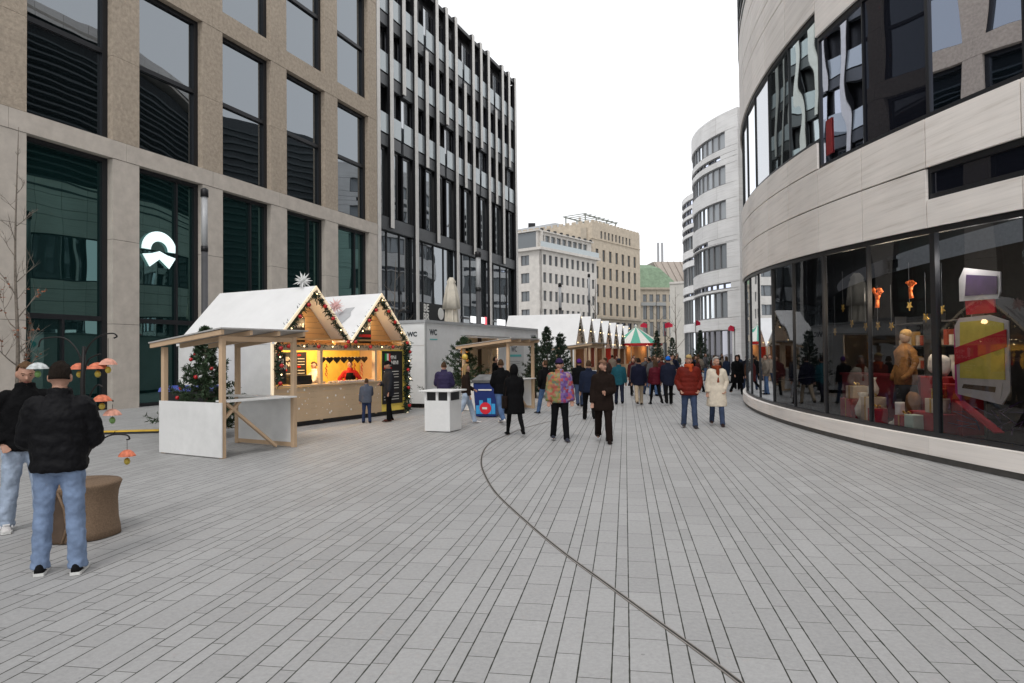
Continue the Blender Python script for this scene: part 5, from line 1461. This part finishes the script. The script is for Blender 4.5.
    link('trousers', fuse(t, fine, 'trousers', 3, .03 if near else .012), trm or cloth((.02, .02, .025)), root)
    # --- shoes
    for hp, kn, an in J_:
        lift = an.z + dz - .075; pit = RAD(min(40, lift*180))
        sh = MB(); sl_ = MB(); M_ = Matrix.Rotation(-pit if an.y > 0 else pit, 3, 'X'); base = an + up + V((0, 0, -.075))
        out_ = .12 * (1 if hp.x > 0 else -1)
        def sp(x, y, z): q = M_ @ V((x + out_*-y*.6, y, z)); return base + q
        prof = ((.085, .03, .08), (.06, .038, .1), (.0, .042, .105), (-.06, .043, .085), (-.13, .047, .06), (-.18, .044, .05), (-.205, .03, .035))
        sh.loft([[sp(wd*math.cos(a), y, max(.0, .022 + (ht - .02)*max(0, math.sin(a)))) for a in [2*math.pi*k/14 for k in range(14)]] for y, wd, ht in prof])
        o = link('shoe', sh.mesh('shoe'), shm or cloth((.015, .015, .016)), root)
        for p_ in o.data.polygons: p_.use_smooth = True
        if near:
            sl_.loft([[sp((wd + .006)*math.cos(a), y*1.03, .003 + .026*(math.sin(a) > 0)) for a in [2*math.pi*(k + .5)/14 for k in range(14)]] for y, wd, ht in prof])
            link('sole', sl_.mesh('sole'), cloth((.62, .62, .6)), o)
            mb = MB()
            for s_ in (-1, 1):
                mb.tube([sp(.049*s_, .02, .05), sp(.05*s_, -.05, .065), sp(.048*s_, -.1, .045)], .009, 5)
            for y in (-.06, -.09, -.12): mb.tube([sp(-.03, y, .08), sp(.03, y, .08 + .0)], .006, 5)
            mb.build('trim', cloth((.6, .6, .6)), o)
    # --- coat
    c = MB(); k_ = bulk
    waist = .155 if fem else .17
    pts = [(hem, .178 + skirt, .135 + skirt*.7), (hem + .05, .18 + skirt*.9, .138 + skirt*.6), (.95 if hem < .9 else hem + .1, .178 + skirt*.4, .135 + skirt*.3), (1.08, waist + .012, .128), (1.2, waist + .022, .132), (1.30, .182 if not fem else .166, .136), (1.38, .168 if not fem else .15, .116), (1.44, .12, .092), (1.49, .082, .078)]
    pts = [p for i, p in enumerate(pts) if i == 0 or p[0] > pts[i-1][0] + .01]
    zs = []; n_ = 44 if coat == 'puffer' else 22
    for i in range(n_ + 1):
        z = hem + (1.49 - hem)*i/n_
        for (za, ra, ya), (zb, rb_, yb) in zip(pts[:-1], pts[1:]):
            if za <= z <= zb + 1e-6:
                f = (z - za)/(zb - za); f = f*f*(3 - 2*f); rx, ry = ra + (rb_-ra)*f, ya + (yb-ya)*f; break
        if coat == 'puffer' and z < 1.45:
            q = (.5 + .5*math.cos((z - hem)*2*math.pi/.105 + math.pi))**.45
            rx += .008*q; ry += .008*q
        zs.append((z, rx*k_, ry*k_))
    zs[0] = (zs[0][0], zs[0][1]*.97, zs[0][2]*.96)
    c.loft([ell((0, .005, z), rx, ry, 28, 0, .86) for z, rx, ry in zs])
    for sh, el, wr, fd in A_:
        p0 = V((sh.x*.62, sh.y, sh.z - .035)); path = curve_pts([p0, sh + V((0, 0, -.015)), sh.lerp(el, .5), el, el.lerp(wr, .5), wr + fd*.015], 7)
        m_ = len(path); rad = []
        for i in range(m_):
            f = i/(m_ - 1); r = (.078 - .02*f)*k_ if coat != 'puffer' else (.082 - .014*f)*k_
            if coat == 'puffer': r += .005*(.5 + .5*math.cos(f*2*math.pi*6.5))**.5
            rad.append(r)
        rad[-1] *= .85
        c.tube(path, rad, 14)
    if collar:
        c.lathe([(.085*k_, 1.45), (.092, 1.50), (.088, 1.545), (.06, 1.55)], (0, .0, 0), 18)
    c.v = [tuple(V(p) + up) for p in c.v]
    cm_ = coatm or cloth((.015, .015, .017))
    link('coat' if hem < .7 else 'jacket', fuse(c, fine*.9, 'jacket', 2 if coat == 'puffer' else 4, .034 if near else .014), cm_, root)
    # --- hair, hat, scarf, face
    hm = cloth(HAIRC.get(hairc, (.02, .014, .01)), kind='hair')
    def shell(name, m, f, keep, parent=root, thick=1.):
        mb = MB(); rr = []
        n, mm = (28, 18) if near else (18, 12)
        vs = {}; fs = []
        for j in range(mm + 1):
            t_ = -math.pi/2 + math.pi*j/mm
            for k in range(n):
                a = 2*math.pi*k/n; q = max(.01, math.cos(t_)); vs[(j, k)] = V((.074*q*math.cos(a), .094*q*math.sin(a), .118*math.sin(t_)))
        idx = {}; out = []
        jit = random.Random(7)
        for j in range(mm):
            for k in range(n):
                quad = [(j, k), (j, (k+1) % n), (j+1, (k+1) % n), (j+1, k)]
                if all(keep(vs[q]) for q in quad):
                    f_ = []
                    for q in quad:
                        if q not in idx:
                            idx[q] = len(out); p = vs[q]; out.append(hd(p*f + V((0, .004, .004)) + p.normalized()*jit.uniform(0, .011 if near else .003)) + up)
                        f_.append(idx[q])
                    fs.append(tuple(f_))
        mb.add(out, fs); o = mb.build(name, m, root, True)
        sd_ = o.modifiers.new('thick', 'SOLIDIFY'); sd_.thickness = .012*thick; sd_.offset = 0
        return o
    if hair in ('short', 'crop', 'long', 'bob') and hat != 'hood':
        line = .062 if hair != 'crop' else .07
        low = {'short': -.04, 'crop': -.04, 'long': -.11, 'bob': -.11}[hair]
        shell('hair', hm, 1.05 if hair == 'crop' else (1.06 if hair == 'short' else 1.13), lambda p: (p.z > line) or (p.y > -.01 + (.02 if hair in ('short', 'crop') else -.02) and p.z > low and not (hair in ('short', 'crop') and abs(p.x) > .06 and p.y < .03 and p.z < .01)))
        if hair == 'long':
            mb = MB().loft([ell(hd((0, .055, z)) + up, rx, ry, 14) for z, rx, ry in ((.02, .085, .05), (-.08, .092, .05), (-.18, .1, .045), (-.27, .085, .035), (-.33, .05, .02))])
            o = mb.build('long_hair', hm, root, True)
    if hat:
        kind, hmat = hat if isinstance(hat, tuple) else (hat, cm_)
        if kind == 'beanie': shell('beanie', hmat, 1.15, lambda p: p.z > .03 + (-.04 if p.y > 0 else 0), thick=1.6)
        elif kind == 'hood': shell('hood', hmat, 1.24, lambda p: (p.y > -.035 or p.z > .075), thick=2)
        elif kind == 'cap':
            o = shell('cap', hmat, 1.13, lambda p: p.z > .04, thick=1.4)
            MB().loft([[hd((x, -.085 - .05*(1 - (x/.07)**2), .062 + zo)) + up for x in (-.065, -.03, 0, .03, .065)] + [hd((x, -.07, .066 + zo)) + up for x in (.065, 0, -.065)] for zo in (0, .008)]).build('peak', hmat, o)
    if scarf:
        mb = MB().lathe([(.088, 1.455), (.112, 1.48), (.118, 1.525), (.1, 1.56), (.075, 1.55)], (0, -.01, 0), 18)
        mb.loft([ell((.03, -.125 - .0*z, z), .045, .02, 10) for z in (1.12, 1.25, 1.4, 1.5)])
        mb.v = [tuple(V(p) + up) for p in mb.v]
        link('scarf', fuse(mb, .014, 'scarf', 2, .016), scarf, root)
    EYE = cloth((.02, .014, .012)); LIP = cloth((.3, .1, .09))
    if fine <= .02:
        for s_ in (-1, 1):
            MB().ball(hd((.03*s_, -.081, .012)) + up, (.011, .007, .0055), 8, 5).build('eye', EYE, root, True)
            MB().tube([hd((.015*s_, -.092, .031)) + up, hd((.035*s_, -.086, .036)) + up, hd((.05*s_, -.074, .03)) + up], .0045, 5).build('eyebrow', hm, root)
        MB().tube([hd((-.022, -.083, -.06)) + up, hd((0, -.09, -.058)) + up, hd((.022, -.083, -.06)) + up], .005, 5).build('mouth', LIP, root)
    if bag:
        bm_, side = bag
        sx = 1 if side == 'left' else -1
        o = MB().loft([ell((.25*sx, .02, z + dz), .06, .15, 12, 0, .6) for z in (.72, .78, .95, 1.02)]).build('bag', bm_, root, True)
        MB().tube(curve_pts([(.25*sx, -.08, 1.0 + dz), (.215*sx, -.04, 1.25 + dz), (.17*sx, 0, 1.50 + dz), (.21*sx, .06, 1.25 + dz), (.25*sx, .1, 1.0 + dz)], 5), .012, 6).build('bag_strap', bm_, o)
    return root
JEANS = cloth((.185, .255, .39), kind='jeans'); JEANSL = cloth((.34, .41, .52), kind='jeans'); JEANSM = cloth((.07, .13, .26), kind='jeans'); JEANSD = cloth((.035, .055, .11), kind='jeans')
BLK = cloth((.006, .006, .007)); BLKP = cloth((.007, .007, .009), kind='puffer'); NAVY = cloth((.018, .022, .045)); WHT_SHOE = cloth((.6, .58, .57))
STAND = ((3, 2), (-3, 2)); W1 = ((20, 5), (-18, 24)); W2 = ((-18, 24), (20, 5))
# the pair at the left edge
person('man seen from behind in short black puffer jacket, light blue jeans and black white trainers', (-3.84, 5.8, 0), 203, 1.77, STAND, ('front', 'front'), 'puffer', BLKP, JEANS, cloth((.012, .012, .013)), .86, 1.13, 'short', 'dark', fine=.012, nod=6, leg_w=1.02, spread=.035)
person('man with short fair hair and black jacket looking down at the left edge', (-5.2, 7.3, 0), 42, 1.77, STAND, ('pocket', 'pocket'), 'jacket', BLK, JEANSL, WHT_SHOE, .84, 1.14, 'crop', 'ginger', fine=.012, nod=16, yaw=0, leg_w=1.15, spread=.05)
# at the hut
person('small child in grey blue hooded jacket standing before the hut counter', (-3.95, 18.5, 0), 196, 1.2, STAND, ('hang', 'reach'), 'jacket', cloth((.13, .15, .2)), cloth((.04, .06, .14)), None, .8, 1.15, 'short', 'brown', fine=.02)
person('man in dark coat and dark cap beside the child at the hut', (-3.42, 18.85, 0), -62, 1.66, ((4, 3), (-5, 4)), ('hang', 'hold'), 'coat', cloth((.035, .037, .045)), BLK, cloth((.09, .03, .02)), .74, 1.12, 'short', 'grey', hat=('beanie', BLK), fine=.018, nod=14, yaw=-10)
person('vendor with dark apron over red sleeves behind the hut counter', (-4.83, 20.35, 0), 24, 1.68, STAND, ('hip', 'hip'), 'jacket', cloth((.5, .03, .025)), BLK, None, .86, 1.0, 'short', 'dark', fine=.018, fem=True)
MB().loft([ell((0, -.02, z), rx, ry, 16) for z, rx, ry in ((.7, .17, .15), (1.0, .165, .15), (1.25, .165, .15), (1.38, .13, .135))]).build('apron', BLK, col.objects['person.004'], True)
person('vendor in white shirt bending over the grill at the left of the hut', (-5.72, 19.75, 0), -40, 1.66, STAND, ('reach', 'reach'), 'jacket', cloth((.72, .7, .62)), BLK, None, .88, .98, 'short', 'brown', fine=.018, fem=True, nod=18)
# around the bin table and middle shelter
person('person in purple quilted jacket standing behind the white bin table', (-1.86, 18.6, 0), 172, 1.62, STAND, ('front', 'front'), 'puffer', cloth((.05, .04, .11), kind='puffer'), BLK, None, .8, 1.15, 'short', 'brown', fine=.018, nod=8)
person('woman with long blond hair and pale jeans walking past the blue bin', (-1.22, 18.0, 0), 100, 1.6, W1, ('front', 'hang'), 'jacket', cloth((.03, .018, .014)), cloth((.38, .46, .58), kind='jeans'), WHT_SHOE, .93, 1.0, 'long', 'blond', fem=True, fine=.018, leg_w=1.12)
person('man in black jacket and jeans turning beside the middle shelter post', (-.3, 17.95, 0), 205, 1.72, W2, ('front', 'pocket'), 'jacket', BLK, JEANSM, WHT_SHOE, .84, 1.12, 'short', 'brown', fine=.018, yaw=-20)
person('person in long black hooded coat walking away in black tights', (.04, 15.25, 0), 192, 1.6, W1, ('hang', 'fwd'), 'coat', BLK, BLK, BLK, .58, 1.12, 'short', 'dark', hat='hood', fem=True, fine=.018, leg_w=.85, skirt=.05, bag=(cloth((.02, .012, .01)), 'left'))
person('person in dark clothes standing in the orange doorway of the container', (-.62, 24.6, 0), 120, 1.74, STAND, ('hold', 'hold'), 'jacket', BLK, BLK, None, .8, 1.1, 'short', 'dark', fine=.022)
person('man in black jacket and blue jeans standing with back half turned by the firs', (1.0, 20.75, 0), -150, 1.66, W1, ('pocket', 'pocket'), 'jacket', BLK, JEANSM, BLK, .84, 1.08, 'short', 'brown', fine=.018)
# walking towards us
MULTI = multi_mat()
person('man in multicoloured patchwork puffer jacket, purple beanie and sunglasses walking towards us', (.98, 14.25, 0), 4, 1.71, ((10, 3), (-8, 14)), ('hang', 'hang'), 'puffer', MULTI, cloth((.008, .008, .01)), cloth((.06, .065, .09)), .83, 1.13, 'short', 'brown', hat=('beanie', cloth((.05, .03, .1))), fine=.0155, yaw=-25)
o = col.objects['person.012']
MB().tube([(-.075, -.035, 1.648), (-.06, -.092, 1.65), (0, -.112, 1.65), (.06, -.092, 1.65), (.075, -.035, 1.648)], .013, 6).build('sunglasses', BLK, o).rotation_euler = (0, 0, RAD(-25))
person('woman in dark brown plush coat and tan cap holding her hands together', (1.84, 13.9, 0), -8, 1.68, ((12, 4), (-14, 20)), ('hold', 'hang'), 'coat', cloth((.022, .013, .01)), cloth((.02, .012, .01)), cloth((.02, .012, .01)), .70, 1.15, 'long', 'brown', hat=('cap', cloth((.3, .17, .11))), fem=True, fine=.0155, yaw=38, skirt=.02, leg_w=1.15)
person('man in brick red puffer jacket, orange scarf and sand cap walking towards us', (4.26, 16.5, 0), -8, 1.75, ((8, 2), (-6, 10)), ('pocket', 'pocket'), 'puffer', cloth((.2, .02, .012), kind='puffer'), JEANSD, cloth((.05, .05, .06)), .80, 1.2, 'short', 'grey', hat=('cap', cloth((.42, .3, .13))), scarf=cloth((.42, .07, .02)), fine=.0155)
person('white haired woman in long cream coat with orange scarf walking towards us', (5.03, 16.85, 0), -14, 1.7, ((12, 3), (-10, 16)), ('pocket', 'hang'), 'coat', cloth((.62, .55, .45)), JEANSD, cloth((.05, .03, .03)), .52, 1.12, 'bob', 'grey', scarf=cloth((.3, .06, .025)), fem=True, fine=.0155, skirt=.05, yaw=30)
# walking away, middle distance
person('man with purple beanie, black jacket and jeans walking by the far shelter', (2.28, 23.3, 0), 184, 1.66, W2, ('hang', 'hang'), 'jacket', BLK, JEANSD, BLK, .86, 1.1, 'short', 'dark', hat=('beanie', cloth((.12, .03, .25))), fine=.02)
person('person in blue jacket hidden behind the woman in dark brown', (2.08, 18.6, 0), 176, 1.66, W1, ('hang', 'hang'), 'jacket', cloth((.018, .026, .055)), BLK, BLK, .84, 1.05, 'short', 'brown', fine=.022)
person('person in teal jacket with cap seen from behind near the stalls', (3.76, 24.1, 0), 170, 1.66, W1, ('front', 'hang'), 'jacket', cloth((.02, .12, .16)), NAVY, BLK, .78, 1.06, 'short', 'dark', hat=('cap', cloth((.02, .03, .06))), fine=.022)
person('man in navy anorak and beige trousers walking away', (4.4, 23.8, 0), 178, 1.68, W2, ('hang', 'hang'), 'jacket', cloth((.012, .014, .035)), cloth((.36, .29, .21)), cloth((.07, .05, .04)), .76, 1.16, 'short', 'dark', fine=.022)
person('woman in burgundy jacket with long brown hair walking away', (5.02, 24.0, 0), 186, 1.6, W1, ('hang', 'hang'), 'puffer', cloth((.12, .008, .02), kind='puffer'), BLK, BLK, .82, 1.06, 'long', 'brown', fem=True, fine=.022, leg_w=.85)
person('person in bright blue beanie and navy parka walking away', (5.45, 23.9, 0), 175, 1.72, W2, ('hang', 'hang'), 'jacket', NAVY, BLK, BLK, .72, 1.12, 'short', 'dark', hat=('beanie', cloth((.01, .12, .5))), fine=.022)
person('person in grey white trousers between the navy anorak and the burgundy jacket', (4.95, 27.2, 0), 180, 1.66, W2, ('hang', 'hang'), 'jacket', cloth((.1, .09, .1)), cloth((.45, .45, .48)), WHT_SHOE, .82, 1.05, 'short', 'brown', fine=.025)
person('person in black wide coat walking towards us near the glass corner', (9.6, 29.2, 0), 6, 1.7, W1, ('hang', 'fwd'), 'coat', BLK, BLK, BLK, .56, 1.25, 'short', 'dark', hat='hood', fine=.025, skirt=.06)
person('woman in brown coat walking beside the black wide coat', (10.6, 30.5, 0), -4, 1.62, W2, ('hang', 'hang'), 'coat', cloth((.13, .06, .035)), BLK, BLK, .6, 1.08, 'long', 'brown', fem=True, fine=.025)
person('person in dark jacket at the corner of the curved store', (11.0, 32.0, 0), 176, 1.74, W1, ('hang', 'hang'), 'jacket', cloth((.02, .02, .03)), JEANSD, BLK, .8, 1.1, 'short', 'dark', fine=.025)
# the crowd further back: a few builds repeated with clothes of their own
protos = [(person('person in dark winter jacket in the far crowd', (8.6, 33, 0), 178, 1.74, W1, ('hang', 'hang'), 'jacket', BLK, JEANSD, BLK, .8, 1.12, 'short', 'dark', fine=.03, group='far crowd')),
          (person('person in dark long coat in the far crowd', (7.4, 36, 0), 8, 1.66, W2, ('hold', 'hang'), 'coat', cloth((.03, .02, .02)), BLK, BLK, .58, 1.1, 'long', 'brown', fem=True, fine=.03, group='far crowd')),
          (person('person in dark puffer jacket in the far crowd', (9.4, 40, 0), 2, 1.7, STAND, ('pocket', 'pocket'), 'puffer', NAVY, JEANSM, BLK, .82, 1.15, 'short', 'brown', fine=.03, group='far crowd'))]
tones = [((.02, .02, .025), 'black'), ((.05, .035, .03), 'brown'), ((.1, .02, .02), 'dark red'), ((.03, .045, .09), 'navy blue'), ((.12, .12, .125), 'grey'), ((.04, .06, .04), 'olive green'), ((.3, .25, .2), 'beige')]
rnd = random.Random(5); cnt = 0
for k in range(52):
    Y = rnd.uniform(31, 62); px = rnd.uniform(640, 745) if k > 14 else rnd.uniform(600, 690)
    X = (px - 512)/683*Y
    if k > 45: X = rnd.uniform(5.2, 7.2); Y = rnd.uniform(27, 33)
    if (V((X, Y, 0)) - V((9.6, 54.5, 0))).length < 3.2 or X > 16.5 and Y > 48: continue
    c, nm = tones[rnd.randrange(7)]
    i = rnd.randrange(3)
    p_ = dup(protos[i], (X, Y, 0), rnd.choice((0, 180, 170, 12, 200, 90)), 'person in %s %s in the far crowd' % (nm, ('winter jacket', 'long coat', 'puffer jacket')[i]), protos[i].scale[0]*rnd.uniform(.94, 1.04))
    for ch in p_.children:
        if ch.name.startswith(('jacket', 'coat')):
            ch.material_slots[0].link = 'OBJECT'; ch.material_slots[0].material = cloth(c)
